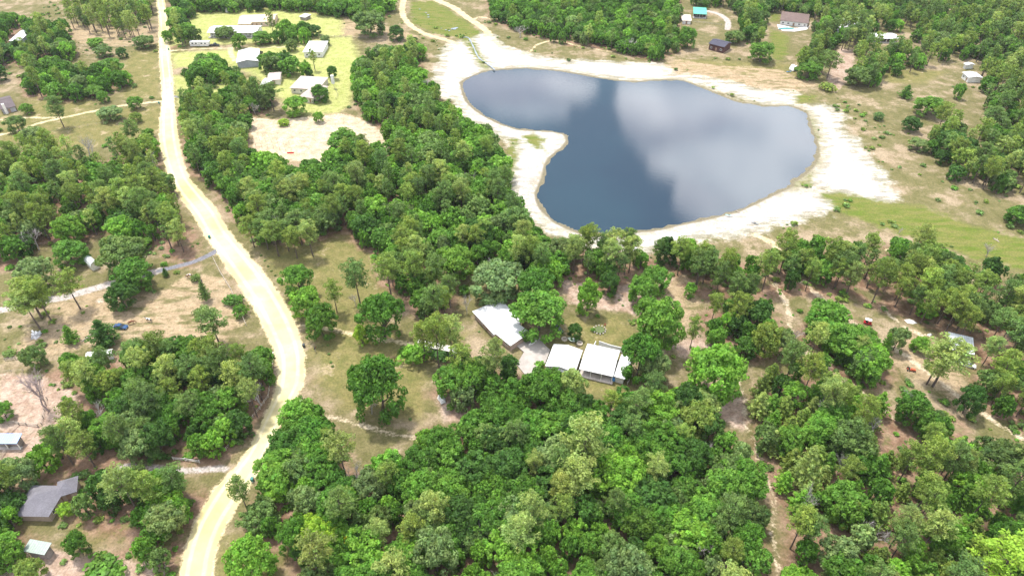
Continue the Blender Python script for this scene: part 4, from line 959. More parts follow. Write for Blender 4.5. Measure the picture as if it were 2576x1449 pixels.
# ------------------------------------------------------------------ buildings
def frame(A, B, C, ez):
    """eave corners in the photograph -> (origin on ground, heading, length, depth)"""
    a, b, c = W(*A, ez), W(*B, ez), W(*C, ez); u = (b-a); L = u.length; u.normalize(); n = Vector((-u.y, u.x, 0))
    D = (c-b).dot(n)
    if D < 0: a, L, u = b, L, -u; n = -n; D = -D
    return a, math.atan2(u.y, u.x), L, D
WHITE_METAL = mat('white_metal_roof', (.60, .61, .62), .5, .0, .5, var=.05, vscale=.8, seams=.6)
def wing(e, L, D, x0, y0, ez, rise, kind, rm, wm, inset=.5, openfront=False, ridge_along='x', windows=True, wl=None, gm=None):
    """one wing with its roof, walls, windows and doors in the frame of thing e"""
    x1, y1 = x0+L, y0+D; th = .14; r = MB()
    if kind == 'gable':
        ym = (y0+y1)/2
        top = [(x0, y0, ez), (x1, y0, ez), (x1, ym, ez+rise), (x0, ym, ez+rise)]; t2 = [(x0, ym, ez+rise), (x1, ym, ez+rise), (x1, y1, ez), (x0, y1, ez)]
        r.hull([(a, b, c-th) for a, b, c in top], top); r.hull([(a, b, c-th) for a, b, c in t2], t2)
        r.box(x0, x1, ym-.12, ym+.12, ez+rise-.02, ez+rise+.05)
    elif kind == 'hip':
        ym = (y0+y1)/2; h = min(D, L)/2
        v = [(x0, y0, ez), (x1, y0, ez), (x1, y1, ez), (x0, y1, ez), (x0+h, ym, ez+rise), (x1-h, ym, ez+rise)]
        if L <= D+.01: v[4] = v[5] = None
        if v[4] is None:
            xm = (x0+x1)/2; hh = L/2; v[4] = (xm, y0+hh, ez+rise); v[5] = (xm, y1-hh, ez+rise)
            r.add(v, [(0, 1, 4), (1, 2, 5, 4), (2, 3, 5), (3, 0, 4, 5), (3, 2, 1, 0)])
        else: r.add(v, [(0, 1, 5, 4), (1, 2, 5), (2, 3, 4, 5), (3, 0, 4), (3, 2, 1, 0)])
        r.box(x0-.02, x1+.02, y0-.05, y0-.0, ez-.18, ez-.003)
    elif kind == 'gambrel':
        ym = (y0+y1)/2; q = D*.16
        pr = [(y0, ez), (y0+q, ez+rise*.68), (ym, ez+rise), (y1-q, ez+rise*.68), (y1, ez)]
        for (ya, za_), (yb, zb_) in zip(pr[:-1], pr[1:]):
            tp = [(x0, ya, za_), (x1, ya, za_), (x1, yb, zb_), (x0, yb, zb_)]; r.hull([(a, b, c-.08) for a, b, c in tp], tp)
    else:
        tp = [(x0, y0, ez), (x1, y0, ez), (x1, y1, ez+rise), (x0, y1, ez+rise)]; r.hull([(a, b, c-th) for a, b, c in tp], tp)
    ro = r.build('roof', rm, e)
    xa, xb, ya, yb = x0+inset, x1-inset, y0+(inset if not openfront else min(3.2, D*.35)), y1-inset; zt_ = ez-.16
    w = MB(); w.box(xa, xb, ya, yb, -.6, zt_)
    if kind == 'gable':
        ym = (ya+yb)/2; hh = rise*(1-inset/(D/2))-.16+.16
        for xx in (xa, xb-.2):
            w.hull([(xx, ya, zt_), (xx+.2, ya, zt_), (xx+.2, yb, zt_), (xx, yb, zt_)], [(xx, ym-.02, zt_+hh-.1), (xx+.2, ym-.02, zt_+hh-.1), (xx+.2, ym+.02, zt_+hh-.1), (xx, ym+.02, zt_+hh-.1)])
    if kind == 'gambrel':
        for xx in (xa, xb-.15): w.hull([(xx, ya, zt_), (xx+.15, ya, zt_), (xx+.15, yb, zt_), (xx, yb, zt_)], [(xx, ya+.6, zt_+rise*.7), (xx+.15, ya+.6, zt_+rise*.7), (xx+.15, yb-.6, zt_+rise*.7), (xx, yb-.6, zt_+rise*.7)])
    w.build('wall', wm, e)
    if openfront:
        n = max(2, int(L/3.2))
        for i in range(n+1):
            px_ = x0+.25+(L-.5)*i/n; MB().box(px_-.09, px_+.09, y0+.2, y0+.38, -.6, ez-.15).build('porch_post', mat('white_trim', (.78, .78, .76), .6), e)
        MB().box(x0+.1, x1-.1, y0+.1, ya-.003, -.6, .22).build('porch_floor', mat('porch_slab', (.42, .39, .36), .9), e)
    if windows:
        n = max(1, int((xb-xa)/3.0)); fm_ = mat('white_trim', (.78, .78, .76), .6)
        for i in range(n):
            c_ = xa+(xb-xa)*(i+.5)/n
            for yy, s_ in ((ya, -1), (yb, 1)):
                if i == n//2 and s_ < 0:
                    d_ = MB().box(c_-.5, c_+.5, yy-.05, yy-.003, .05, 2.1).build('door', mat('panel_door', (.30, .20, .14), .6), e); MB().box(c_+.3, c_+.38, yy-.10, yy-.053, 1.0, 1.12).build('handle', mat('dark_metal', (.05, .05, .05), .4, .8), d_)
                    continue
                fr = MB(); o1, o2 = (yy-.06, yy-.003) if s_ < 0 else (yy+.003, yy+.06)
                for bx in ((c_-.62, c_+.62, .95, 1.03), (c_-.62, c_+.62, 2.02, 2.1), (c_-.62, c_-.54, 1.03, 2.02), (c_+.54, c_+.62, 1.03, 2.02), (c_-.03, c_+.03, 1.03, 2.02)): fr.box(bx[0], bx[1], o1, o2, bx[2], bx[3])
                f_ = fr.build('window', fm_, e); g_ = (yy-.03, yy-.004) if s_ < 0 else (yy+.004, yy+.03)
                MB().box(c_-.54, c_+.54, g_[0], g_[1], 1.03, 2.02).build('pane', glass(), f_)
    return ro
def building(name, label, cat, A, B, C, ez, rise, kind, rm, wm, group=None, **kw):
    a, rz, L, D = frame(A, B, C, ez); e = thing(name, label, cat, (a.x, a.y, max(edge_h(a.x, a.y), 0)), rz, group)
    wing(e, L, D, 0, 0, ez, rise, kind, rm, wm, **kw); return e, L, D
BRICK = mat('pinkish_brick', (.42, .31, .26), .9, var=.15, vscale=6); CREAM = mat('cream_siding', (.62, .58, .50), .8); WHITEW = mat('white_siding', (.70, .70, .68), .7)
def sub_wing(e, A, B, C, ez, rise, kind, rm, wm, **kw):
    """a further wing of thing e, given by its own corners in the photograph"""
    a, rz, L, D = frame(A, B, C, ez); dz = rz-e.rotation_euler.z
    k = thing('wing', None, None, (0, 0, 0)); 
    M = Matrix.Translation(Vector(e.location)) @ Matrix.Rotation(e.rotation_euler.z, 4, 'Z')
    loc = M.inverted() @ Vector((a.x, a.y, e.location.z)); k.name = 'wing'; k.parent = e; k.location = loc; k.rotation_euler = (0, 0, dz)
    wing(k, L, D, 0, 0, ez, rise, kind, rm, wm, **kw); return k

e1, L, D = building('white_roofed_house', 'long brick house with white metal roof half hidden under the big oaks', 'house', (1188,783), (1243,842), (1317,810), 2.7, .5, 'hip', WHITE_METAL, BRICK)
sub_wing(e1, (1220,818), (1284,870), (1336,838), 2.65, .4, 'gable', WHITE_METAL, BRICK)
e2, L, D = building('garage', 'white metal roofed garage with low gable beside the concrete driveway', 'garage', (1447,937), (1466,881), (1396,857), 3.0, .9, 'gable', WHITE_METAL, WHITEW)
k_ = sub_wing(e2, (1373,922), (1424,938), (1426,927), 2.3, .45, 'mono', WHITE_METAL, WHITEW, openfront=False)
e3, L, D = building('open_porch_house', 'broad white metal roofed house with open back porch, right of the garage', 'house', (1457,928), (1542,947), (1563,882), 3.1, .9, 'gable', WHITE_METAL, WHITEW, openfront=True)
sub_wing(e3, (1543,946), (1572,954), (1586,900), 2.5, .5, 'mono', WHITE_METAL, WHITEW, windows=False)
METAL2 = mat('weathered_metal_roof', (.55, .60, .62), .5, .2, .5, var=.18, vscale=.9, seams=.6, col2=(.72, .76, .78))
building('metal_roofed_shed', 'large weathered white metal roof among the pines at the right edge', 'barn', (2388,878), (2452,893), (2462,858), 3.0, .8, 'mono', METAL2, mat('weathered_boards', (.30, .27, .24), .9), windows=False)
eh_, _, _ = building('hip_roofed_house', 'house with dark grey shingled hip roof at the lower left', 'house', (122,1300), (170,1222), (98,1196), 2.8, 2.6, 'hip', mat('dark_shingles', (.17, .165, .19), .9, var=.12, vscale=3), mat('tan_brick', (.40, .32, .26), .9))
sub_wing(eh_, (140,1252), (194,1236), (192,1198), 2.8, 1.9, 'hip', mat('dark_shingles', (.17, .165, .19)), mat('tan_brick', (.40, .32, .26), .9))
building('barn', 'small open sided barn with pale green metal roof at the bottom left', 'barn', (57,1386), (112,1396), (133,1368), 3.0, .5, 'mono', mat('pale_green_metal', (.27, .33, .30), .5, .2, .5, var=.1, seams=.6), mat('grey_boards', (.27, .24, .22), .9, var=.2, vscale=2), windows=False)
building('blue_shelter', 'blue metal roofed shelter in the sandy paddocks at the left edge', 'shelter', (-22,1117), (43,1117), (52,1094), 2.8, .5, 'mono', mat('blue_metal_roof', (.22, .32, .55), .45, .2, .5, var=.08, seams=.6), mat('grey_boards', (.27, .24, .22), .9), openfront=True, windows=False)
GREYSH = mat('brown_grey_shingles', (.11, .09, .095), .9, var=.12, vscale=3)
eg, _, _ = building('gabled_house', 'grey house with brown gable roof at the left edge beyond the driveway', 'house', (2,277), (40,268), (68,231), 2.7, 1.8, 'gable', GREYSH, mat('grey_siding', (.36, .36, .38), .8))
building('pale_roofed_house', 'pale house with white metal roof behind the trees at the top left', 'house', (22,104), (50,104), (64,66), 3.0, 1.4, 'gable', WHITE_METAL, mat('pale_blue_siding', (.48, .58, .62), .8))
ef, _, _ = building('white_farmhouse', 'long white metal roofed farmhouse at the top of the bright lawn', 'house', (520,84), (645,84), (640,66), 3.4, 1.2, 'gable', WHITE_METAL, WHITEW, openfront=True)
TAN = mat('tan_shingles', (.58, .47, .33), .9, var=.08, vscale=3)
et, _, _ = building('tan_roofed_house', 'tan shingled house just behind the long white farmhouse', 'house', (598,58), (690,55), (694,36), 3.0, 1.6, 'gable', TAN, mat('pink_siding', (.60, .46, .38), .8))
sub_wing(et, (596,62), (630,62), (628,44), 2.8, 1.9, 'hip', TAN, mat('pink_siding', (.60, .46, .38), .8))
building('grey_garage', 'grey gabled metal garage with white roof on the bright lawn', 'garage', (650,154), (654,124), (600,126), 3.4, 1.1, 'gable', WHITE_METAL, mat('grey_metal_siding', (.30, .33, .38), .6), windows=False)
building('white_roofed_shed', 'plain white flat roofed shed at the right of the bright lawn', 'shed', (761,132), (811,132), (803,106), 3.2, .5, 'mono', WHITE_METAL, WHITEW)
PINKR = mat('pinkish_shingles', (.44, .37, .34), .9, var=.08, vscale=3)
building('small_beige_house', 'small beige house with hip roof left of the bigger beige house', 'house', (672,203), (705,201), (702,182), 2.8, 1.0, 'gable', PINKR, CREAM)
building('carport', 'small white carport with a dark truck under it beside the small beige house', 'carport', (655,214), (678,214), (676,197), 2.5, .5, 'gable', WHITE_METAL, mat('white_trim', (.78, .78, .76), .6), openfront=True, windows=False)
eb, _, _ = building('large_beige_house', 'large beige house with many pinkish roof planes at the end of the paved driveway', 'house', (728,222), (800,226), (806,194), 3.0, 2.4, 'hip', PINKR, CREAM)
sub_wing(eb, (752,243), (788,248), (786,212), 3.0, 2.2, 'hip', PINKR, CREAM)
building('small_white_shed', 'tiny shed with white top by the sandy yard at the top', 'shed', (752,43), (768,46), (771,37), 2.2, .3, 'mono', WHITE_METAL, mat('grey_boards', (.27, .24, .22), .9), windows=False)
building('green_roofed_house', 'dark open house with green metal roof at the top right of the lake', 'house', (1744,36), (1778,38), (1779,21), 3.0, .8, 'gable', mat('green_metal_roof', (.10, .42, .32), .5, .1, .5, var=.06, seams=.6), mat('dark_boards', (.09, .075, .075), .9), openfront=True)
building('white_walled_shed', 'low white building left of the green roofed house', 'shed', (1716,52), (1740,53), (1741,40), 2.6, .4, 'mono', mat('cream_metal', (.66, .60, .52), .6), WHITEW)
building('dark_cabin', 'dark brown cabin with black gable roof on the slope above the lake', 'cabin', (1782,110), (1822,120), (1830,105), 3.6, 1.3, 'gable', mat('black_shingles', (.06, .06, .085), .85, vscale=3), mat('dark_red_boards', (.10, .05, .045), .9))
ep, _, _ = building('pool_house', 'brown roofed house with a curved pool terrace at the upper right', 'house', (1962,52), (2034,60), (2030,36), 3.0, 1.8, 'hip', mat('brown_shingles', (.14, .10, .09), .9, vscale=3), WHITEW)
building('hidden_white_house', 'white roofed house glimpsed through the trees right of the pool house', 'house', (2105,75), (2150,82), (2152,42), 3.2, 1.6, 'hip', WHITE_METAL, mat('pale_blue_siding', (.48, .58, .62), .8))
building('clearing_house', 'low house with white irregular roof in a sandy clearing at the upper right', 'house', (2203,98), (2262,98), (2240,84), 3.0, .9, 'gable', WHITE_METAL, mat('dark_boards', (.09, .075, .075), .9), openfront=True)
building('white_cottage', 'white cottage with white roof in the clearing near the right edge', 'cottage', (2420,182), (2437,196), (2457,183), 3.0, .6, 'gable', WHITE_METAL, WHITEW)
building('white_outbuilding', 'little white outbuilding behind the white cottage', 'shed', (2423,160), (2432,165), (2444,158), 2.6, .5, 'gable', WHITE_METAL, WHITEW, windows=False)
building('gambrel_shed', 'small white gambrel roofed shed in the scrub by the gravel driveway', 'shed', (229,672), (209,655), (223,641), 2.0, 1.5, 'gambrel', mat('pale_shed_roof', (.56, .60, .58), .6, var=.1, seams=.7), mat('cream_shed', (.66, .64, .56), .8), inset=.12, windows=False)
em, _, _ = building('long_shed', 'long low white roofed shed behind the hedge left of the white house', 'shed', (1042,866), (1149,888), (1153,874), 2.4, .5, 'gable', mat('cream_roof', (.66, .64, .58), .7, seams=.6), WHITEW)
building('mobile_home', 'long white mobile home peeking out of the trees at the left', 'mobile home', (215,898), (280,890), (284,878), 3.0, .4, 'gable', mat('stained_white_roof', (.66, .66, .63), .7, var=.2, vscale=1.5), WHITEW)
# pool terrace
pt = MB(); pts = [W(x, y, .28) for x, y in [(1955,62),(1975,66),(2000,72),(2034,68),(2040,62),(2030,75),(1998,80),(1968,78),(1957,70)]]
pt.hull([(q.x, q.y, -.1) for q in reversed(pts)], [tuple(q) for q in reversed(pts)]); tag(pt.build('pool_terrace', mat('pool_deck', (.68, .64, .60), .8)), kind='structure')
c_ = W(1978, 73, .3); pm = MB(); k = [(c_.x+5.5*math.cos(a*.5236)*(1+.15*math.sin(a*1.0)), c_.y+2.2*math.sin(a*.5236), .30) for a in range(12)]
pe = thing('swimming_pool', 'small turquoise swimming pool on the curved terrace of the brown roofed house', 'pool', (0, 0, 0)); pm.hull([(a, b, -.05) for a, b, c in k], k); pm.build('pool_water', mat('pool_blue', (.07, .25, .25), .1, 0, .6), pe)
rim_ = MB()
for i in range(12):
    a_, b_ = Vector(k[i]), Vector(k[(i+1) % 12]); n_ = Vector(((a_+b_).x/2-c_.x, (a_+b_).y/2-c_.y, 0)).normalized()*.3
    rim_.hull([a_, b_, b_+n_, a_+n_], [a_+Vector((0, 0, .08)), b_+Vector((0, 0, .08)), b_+n_+Vector((0, 0, .08)), a_+n_+Vector((0, 0, .08))])
rim_.build('coping', mat('pool_coping', (.6, .58, .54), .8), pe)
# chimney / turret of the large beige house
tb = MB(); tb.box(20, 21.4, 9.2, 10.6, 2.5, 7.0); tb.build('chimney', WHITEW, eb)
tb = MB(); tb.box(1.2, 2.4, -.2, .9, 0, 5.2); tb.build('chimney', mat('white_chimney', (.7, .68, .64), .8), eg)
# patio, courtyard walls and open shed in front of the open porch house
WT = mat('white_trim', (.78, .78, .76), .6)
def wall_run(name, label, pts, h, t_, m, cat='wall', cap=True):
    w = [W(x, y, 0) for x, y in pts]; e = thing(name, label, cat, tuple(w[0]))
    for p0, p1 in zip(w[:-1], w[1:]):
        d = (p1-p0).normalized(); n_ = Vector((-d.y, d.x, 0))*t_/2; q = [p0-n_-w[0], p1-n_-w[0], p1+n_-w[0], p0+n_-w[0]]
        MB().hull([tuple(a+Vector((0, 0, -.4))) for a in q], [tuple(a+Vector((0, 0, h))) for a in q]).build('panel', m, e)
    return e
wall_run('courtyard_wall', 'white courtyard wall behind the open porch house, left run', [(1487,890),(1498,868)], 1.8, .15, WT)
wall_run('courtyard_wall', 'white courtyard wall behind the open porch house, long right run', [(1506,868),(1535,878),(1568,886)], 1.8, .15, WT)
wall_run('patio_wall', 'low white wall between the garage and the open porch house', [(1422,944),(1450,950),(1455,938)], 1.4, .15, WT)
wall_run('driveway_wall', 'white railing wall at the porch end of the long brick house', [(1352,858),(1345,864),(1330,872)], 1.1, .15, WT)
sl_ = MB(); pts = [W(x, y, .3) for x, y in [(1455,945),(1458,934),(1545,952),(1540,966),(1500,957)]]; sl_.hull([(q.x, q.y, 0) for q in pts], [tuple(q) for q in pts])
tag(sl_.build('patio_pavement', mat('patio_tiles', (.50, .45, .40), .9)), kind='structure')

# ------------------------------------------------------------------ fences
def fence(name, label, pts, h=1.2, gap=3.0, m=None, rails=(.45, .95), r=.06, mesh=False, cat='fence'):
    w = [W(x, y, 0) for x, y in pts]; w0 = w[0]; e = thing(name, label, cat, (w0.x, w0.y, 0)); m = m or mat('grey_fence_wood', (.36, .32, .27), .9)
    tot = sum((b-a).length for a, b in zip(w[:-1], w[1:])); gap = max(gap, tot/90); tops = []
    pm_ = None
    for a, b in zip(w[:-1], w[1:]):
        n = max(1, round((b-a).length/gap))
        for i in range(n): tops.append(a+(b-a)*i/n)
    tops.append(w[-1])
    for q in tops:
        if pm_ is None: o_ = MB().box(-r, r, -r, r, -.5, h).build('post', m, e); pm_ = o_.data
        else: o_ = link(bpy.data.objects.new('post', pm_), e)
        o_.location = (q.x-w0.x, q.y-w0.y, max(edge_h(q.x, q.y), -.3))
    for z in rails:
        b_ = MB(); b_.tube([(q.x-w0.x, q.y-w0.y, z+max(edge_h(q.x, q.y), -.3)) for q in tops], [r*.6]*len(tops), 4); b_.build('rail', m, e)
    return e
WF = mat('white_fence_boards', (.62, .60, .56), .8)
fence('wooden_fence', 'grey wooden rail fence along the horse paddock beside the road', [(538,654),(556,690),(583,733),(607,790),(620,820)], r=.09, m=mat('pale_fence_wood', (.50, .45, .38), .9))
fence('wooden_fence', 'rail fence on the inside of the road bend by the lower left wood', [(690,895),(683,950),(676,1000),(655,1030),(620,1072),(570,1132)], r=.08, m=mat('pale_fence_wood', (.50, .45, .38), .9))
fence('white_fence', 'short white board fence at the stable driveway', [(437,1156),(468,1159),(503,1164)], rails=(.3, .65, 1.0), r=.1, m=WF)
fence('corral_fence', 'fence running down the sandy corral at the left', [(120,1005),(114,1035),(107,1070)], r=.08)
fence('corral_fence', 'grey board fence across the top of the small pens at the left edge', [(-40,1062),(40,1067),(98,1075)], rails=(.3, .65, 1.0), r=.1)
fence('corral_fence', 'dividing fence between the small pens at the left edge', [(50,1070),(25,1095)], rails=(.3, .65, 1.0), r=.09)
fence('corral_fence', 'lower pen fence below the blue shelter', [(25,1128),(0,1160),(-30,1185)], rails=(.3, .65, 1.0), r=.09)
fence('corral_fence', 'wooden fence along the pink ground at the bottom left corner', [(75,1398),(45,1425),(10,1455),(-20,1480)], r=.09)
fence('corral_fence', 'fence along the pink ground at the bottom below the thicket', [(360,1416),(418,1424),(414,1460)], r=.08)
fence('wire_pen', 'small wire pen with boards at the left edge', [(15,909),(68,903)], rails=(.2, .5, .8, 1.1), r=.07)
fence('wire_pen', 'low wire fence below the pen at the left edge', [(0,940),(60,935)], r=.05)
fence('wire_fence', 'thin fence across the bottom of the circular lawn', [(0,385),(120,335),(200,322),(330,300)], r=.04, gap=4)
fence('rail_fence', 'rail fence along the far edge of the bright lawn', [(800,92),(870,96),(940,98),(990,96)], r=.07, gap=4)
fence('wire_fence', 'fence separating the tall pines from the pasture', [(200,118),(260,121),(330,119),(385,117)], r=.05, gap=4)
fence('garden_fence', 'fence at the foot of the slope below the green roofed house', [(1718,55),(1770,60),(1815,66)], r=.08, gap=4)
fence('yard_fence', 'thin yard fence right of the large beige house', [(835,205),(850,240),(845,250)], r=.05, gap=4)
fence('side_fence', 'white side fence at the right of the open porch house', [(1578,966),(1590,948)], r=.08, m=WF)
DM = mat('dark_metal', (.05, .05, .05), .4, .8)
# ------------------------------------------------------------------ vehicles
TYRE = mat('black_rubber', (.02, .02, .02), .8)
def wheels(e, xs, hw, r=.34):
    for x in xs:
        for s_ in (-1, 1):
            w_ = MB().cyl(x, r, s_*hw-.11, s_*hw+.11, r, 14, 'y'); o_ = w_.build('wheel', TYRE, e); MB().cyl(x, r, s_*(hw+.113), s_*(hw+.125), r*.55, 10, 'y').build('rim', mat('wheel_metal', (.5, .5, .52), .3, .9), o_)
def car(name, label, x, y, rz, paint, L=4.5, Wd=1.8, H=1.45, group=None, pickup=False, cat='car'):
    p_ = W(x, y); e = thing(name, label, cat, (p_.x, p_.y, max(edge_h(p_.x, p_.y), 0)+.02), rz, group); h = L/2; w = Wd/2
    b = MB()
    sec = [(-h, .40, .82, .86), (-h+.12, .28, .95, .96), (-h*.5, .25, .98, 1), (h*.45, .25, .96, 1), (h*.9, .28, .80, .95), (h, .40, .66, .84)]
    ring = [[(xx, -w*f, z0), (xx, w*f, z0), (xx, w*f*.96, z1), (xx, -w*f*.96, z1)] for xx, z0, z1, f in sec]; v = [q for r_ in ring for q in r_]; fc = [(0, 3, 2, 1)]
    for i in range(len(sec)-1):
        for k in range(4): fc.append((i*4+k, i*4+(k+1) % 4, (i+1)*4+(k+1) % 4, (i+1)*4+k))
    n = (len(sec)-1)*4; fc.append((n, n+1, n+2, n+3)); b.add(v, fc); b.build('body', paint, e)
    if pickup: x0, x1, x2, x3 = -h*.18, -h*.12, h*.22, h*.48
    else: x0, x1, x2, x3 = -h*.78, -h*.45, h*.10, h*.50
    zc_0, zr = .955, H
    MB().hull([(x0, -w*.93, zc_0), (x3, -w*.93, zc_0), (x3, w*.93, zc_0), (x0, w*.93, zc_0)], [(x1, -w*.74, zr-.06), (x2, -w*.74, zr-.06), (x2, w*.74, zr-.06), (x1, w*.74, zr-.06)]).build('window', glass(), e)
    MB().box(x1, x2, -w*.76, w*.76, zr-.057, zr).build('car_roof', paint, e)
    if pickup: MB().box(-h*.93, -h*.22, -w*.78, w*.78, .985, 1.0).build('truck_bed', mat('dark_bed', (.03, .03, .03), .8), e)
    wheels(e, (-h*.62, h*.62), w*.9)
    for s_ in (-1, 1): MB().box(h-.02, h+.03, s_*w*.62-.17, s_*w*.62+.17, .55, .66).build('headlight', mat('lamp_glass', (.7, .7, .65), .15), e)
    return e
car('parked_car', 'blue car in the paddock, half hidden by the broad cedar', 306, 826, R(-8), mat('blue_paint', (.03, .085, .20), .25, .3, .5, var=.05))
car('pickup_truck', 'dark pickup truck parked behind the long travel trailer', 541, 117, 0, mat('charcoal_paint', (.035, .04, .05), .3, .3, .5, var=.05), 5.6, 2.0, 1.85, pickup=True, cat='truck')
car('parked_truck', 'dark truck inside the small white carport', 667, 216, R(90), mat('charcoal_paint', (.035, .04, .05), .3, .3, .5), 4.8, 1.8, 1.6, cat='truck')
car('parked_car', 'turquoise car by the trees left of the white flat shed', 735, 112, R(20), mat('turquoise_paint', (.05, .42, .50), .3, .2, .5))
car('parked_car', 'dark car beside the oak behind the garage lawn', 1404, 832, R(120), mat('grey_paint', (.10, .10, .11), .3, .4, .5))
car('parked_car', 'white car beside the metal roofed shed at the right edge', 2432, 920, R(-30), mat('white_paint', (.72, .74, .76), .25, .1, .5))
car('parked_car', 'dark car near the trailer on the pale gravel, at the left pines', 75, 773, R(15), mat('green_black_paint', (.03, .05, .045), .3, .3, .5))
car('parked_truck', 'dark truck tucked beside the grey metal garage', 655, 136, R(85), mat('charcoal_paint', (.035, .04, .05), .3, .3, .5), 5, 1.9, 1.7, cat='truck')
car('parked_truck', 'white truck on the driveway behind the two beige houses', 726, 185, R(170), mat('white_paint', (.72, .74, .76), .25, .1, .5), 5, 1.9, 1.7, cat='truck')
# travel trailer
p_ = W(506, 117); e = thing('travel_trailer', 'long white travel trailer parked beside the bright lawn', 'trailer', (p_.x, p_.y, .02), 0)
b = MB(); b.hull([(-6, -1.2, .5), (5.2, -1.2, .5), (5.2, 1.2, .5), (-6, 1.2, .5)], [(-6, -1.2, 3.1), (5.9, -1.2, 3.1), (5.9, 1.2, 3.1), (-6, 1.2, 3.1)]); b.build('body', mat('trailer_white', (.72, .72, .70), .35), e)
for x in (-4.3, -2.2, 1.2, 3.4): MB().box(x-.5, x+.5, -1.24, -1.203, 1.7, 2.4).build('window', glass(), e)
MB().box(-.6, .1, -1.24, -1.203, .7, 2.6).build('door', mat('trailer_door', (.55, .55, .53), .4), e); MB().box(-5.9, 5.1, -1.225, -1.203, 1.15, 1.32).build('stripe', mat('trailer_stripe', (.30, .24, .20), .4), e)
for x in (-3.5, 0, 2.8): MB().box(x-.45, x+.45, -.35, .35, 3.1, 3.35).build('roof_vent', mat('vent_white', (.6, .6, .6), .5), e)
wheels(e, (-1.6, -.7), 1.08); MB().tube([(5.2, 0, .6), (7.2, 0, .6)], [.07, .05], 6).build('hitch', DM, e)
# golf cart
p_ = W(2181, 815); e = thing('golf_cart', 'red golf cart with white top on the cart track', 'golf cart', (p_.x, p_.y, .05), R(-25)); red = mat('red_paint', (.45, .02, .03), .3, .1, .5)
b = MB(); b.hull([(-1.2, -.6, .35), (1.2, -.6, .35), (1.2, .6, .35), (-1.2, .6, .35)], [(-1.2, -.58, .75), (.7, -.58, .62), (.7, .58, .62), (-1.2, .58, .75)]); b.hull([(.7, -.58, .4), (1.25, -.5, .4), (1.25, .5, .4), (.7, .58, .4)], [(.72, -.56, 1.0), (1.1, -.45, .85), (1.1, .45, .85), (.72, .56, 1.0)]); b.build('body', red, e)
MB().box(-.5, .1, -.52, .52, .76, .92).build('seat', mat('black_seat', (.03, .03, .03), .6), e); MB().box(-.62, -.5, -.52, .52, .9, 1.35).build('backrest', mat('black_seat', (.03, .03, .03), .6), e)
for x, s_ in ((-.9, 1), (-.9, -1), (.8, 1), (.8, -1)): MB().box(x-.025, x+.025, s_*.52-.025, s_*.52+.025, .7, 1.9).build('roof_post', DM, e)
MB().hull([(-1.05, -.62, 1.9), (.95, -.62, 1.9), (.95, .62, 1.9), (-1.05, .62, 1.9)], [(-.95, -.54, 1.99), (.85, -.54, 1.99), (.85, .54, 1.99), (-.95, .54, 1.99)]).build('canopy', mat('cart_top', (.72, .72, .70), .4), e); wheels(e, (-.8, .85), .55, .23)
# small orange tractor / mower frame
p_ = W(2290, 933); e = thing('garden_tractor', 'small faded orange tractor on the soil beside the cart track', 'tractor', (p_.x, p_.y, .02), R(-20)); om = mat('orange_paint', (.62, .13, .06), .5)
b = MB(); b.hull([(0, -.35, .5), (1.3, -.3, .45), (1.3, .3, .45), (0, .35, .5)], [(0, -.33, 1.1), (1.2, -.28, .95), (1.2, .28, .95), (0, .33, 1.1)]); b.box(-1.0, 0, -.3, .3, .45, .6); b.build('hood', om, e); MB().box(-.75, -.3, -.25, .25, .75, .9).box(-.8, -.72, -.25, .25, .9, 1.25).build('seat', mat('black_seat', (.03, .03, .03), .6), e); wheels(e, (-.7,), .5, .5); wheels(e, (1.0,), .42, .3)
# ------------------------------------------------------------------ bins, boxes and small yard things
def bin_(label, x, y, col, rz=0, s=1.0):
    p_ = W(x, y); e = thing('wheelie_bin', label, 'bin', (p_.x, p_.y, .03), rz); e.scale = (s, s, s); m = mat('bin_'+str(round(col[0]*100))+str(round(col[1]*100)), col, .5)
    MB().hull([(-.24, -.26, .08), (.24, -.26, .08), (.24, .26, .08), (-.24, .26, .08)], [(-.32, -.36, 1.0), (.32, -.36, 1.0), (.32, .36, 1.0), (-.32, .36, 1.0)]).build('body', m, e)
    MB().hull([(-.34, -.38, 1.003), (.34, -.38, 1.003), (.34, .40, 1.003), (-.34, .40, 1.003)], [(-.3, -.34, 1.1), (.3, -.34, 1.08), (.3, .36, 1.12), (-.3, .36, 1.12)]).build('lid', m, e)
    for s_ in (-1, 1): MB().tube([(s_*.27, .28, .12), (s_*.33, .28, .12)], [.12, .12], 10).build('wheel', TYRE, e)
TEAL = (.02, .18, .17); DKB = (.03, .045, .06)
bin_('teal wheeled bin on the verge above the paved drive mouth', 528, 600, TEAL, s=1.15); bin_('teal wheeled bin on the right edge of the road near the bottom', 636, 1210, TEAL, s=1.15)
bin_('dark blue wheeled bin at the outer edge of the road bend', 765, 873, DKB, s=1.1); bin_('teal bin at the driveway mouth left of the upper road', 401, 262, TEAL); bin_('small teal bin at the lawn driveway mouth near the top', 425, 127, TEAL)
def mailbox(label, x, y, col, big=1.0):
    p_ = W(x, y); e = thing('mailbox', label, 'mailbox', (p_.x, p_.y, 0)); e.scale = (big,)*3; MB().box(-.05, .05, -.05, .05, -.3, 1.0).build('post', mat('grey_fence_wood', (.36, .32, .27), .9), e)
    b = MB(); pr = [(-.14, 0), (-.14, .15), (-.1, .24), (0, .28), (.1, .24), (.14, .15), (.14, 0)]; b.hull([(a, -.3, 1.0+c) for a, c in pr], [(a, .3, 1.0+c) for a, c in pr]); bo = b.build('box', mat('mailbox_'+label[:5].strip(), col, .4, .2), e); MB().box(.143, .16, 0, .12, 1.1, 1.3).build('flag', mat('red_paint', (.45, .02, .03), .3), bo)
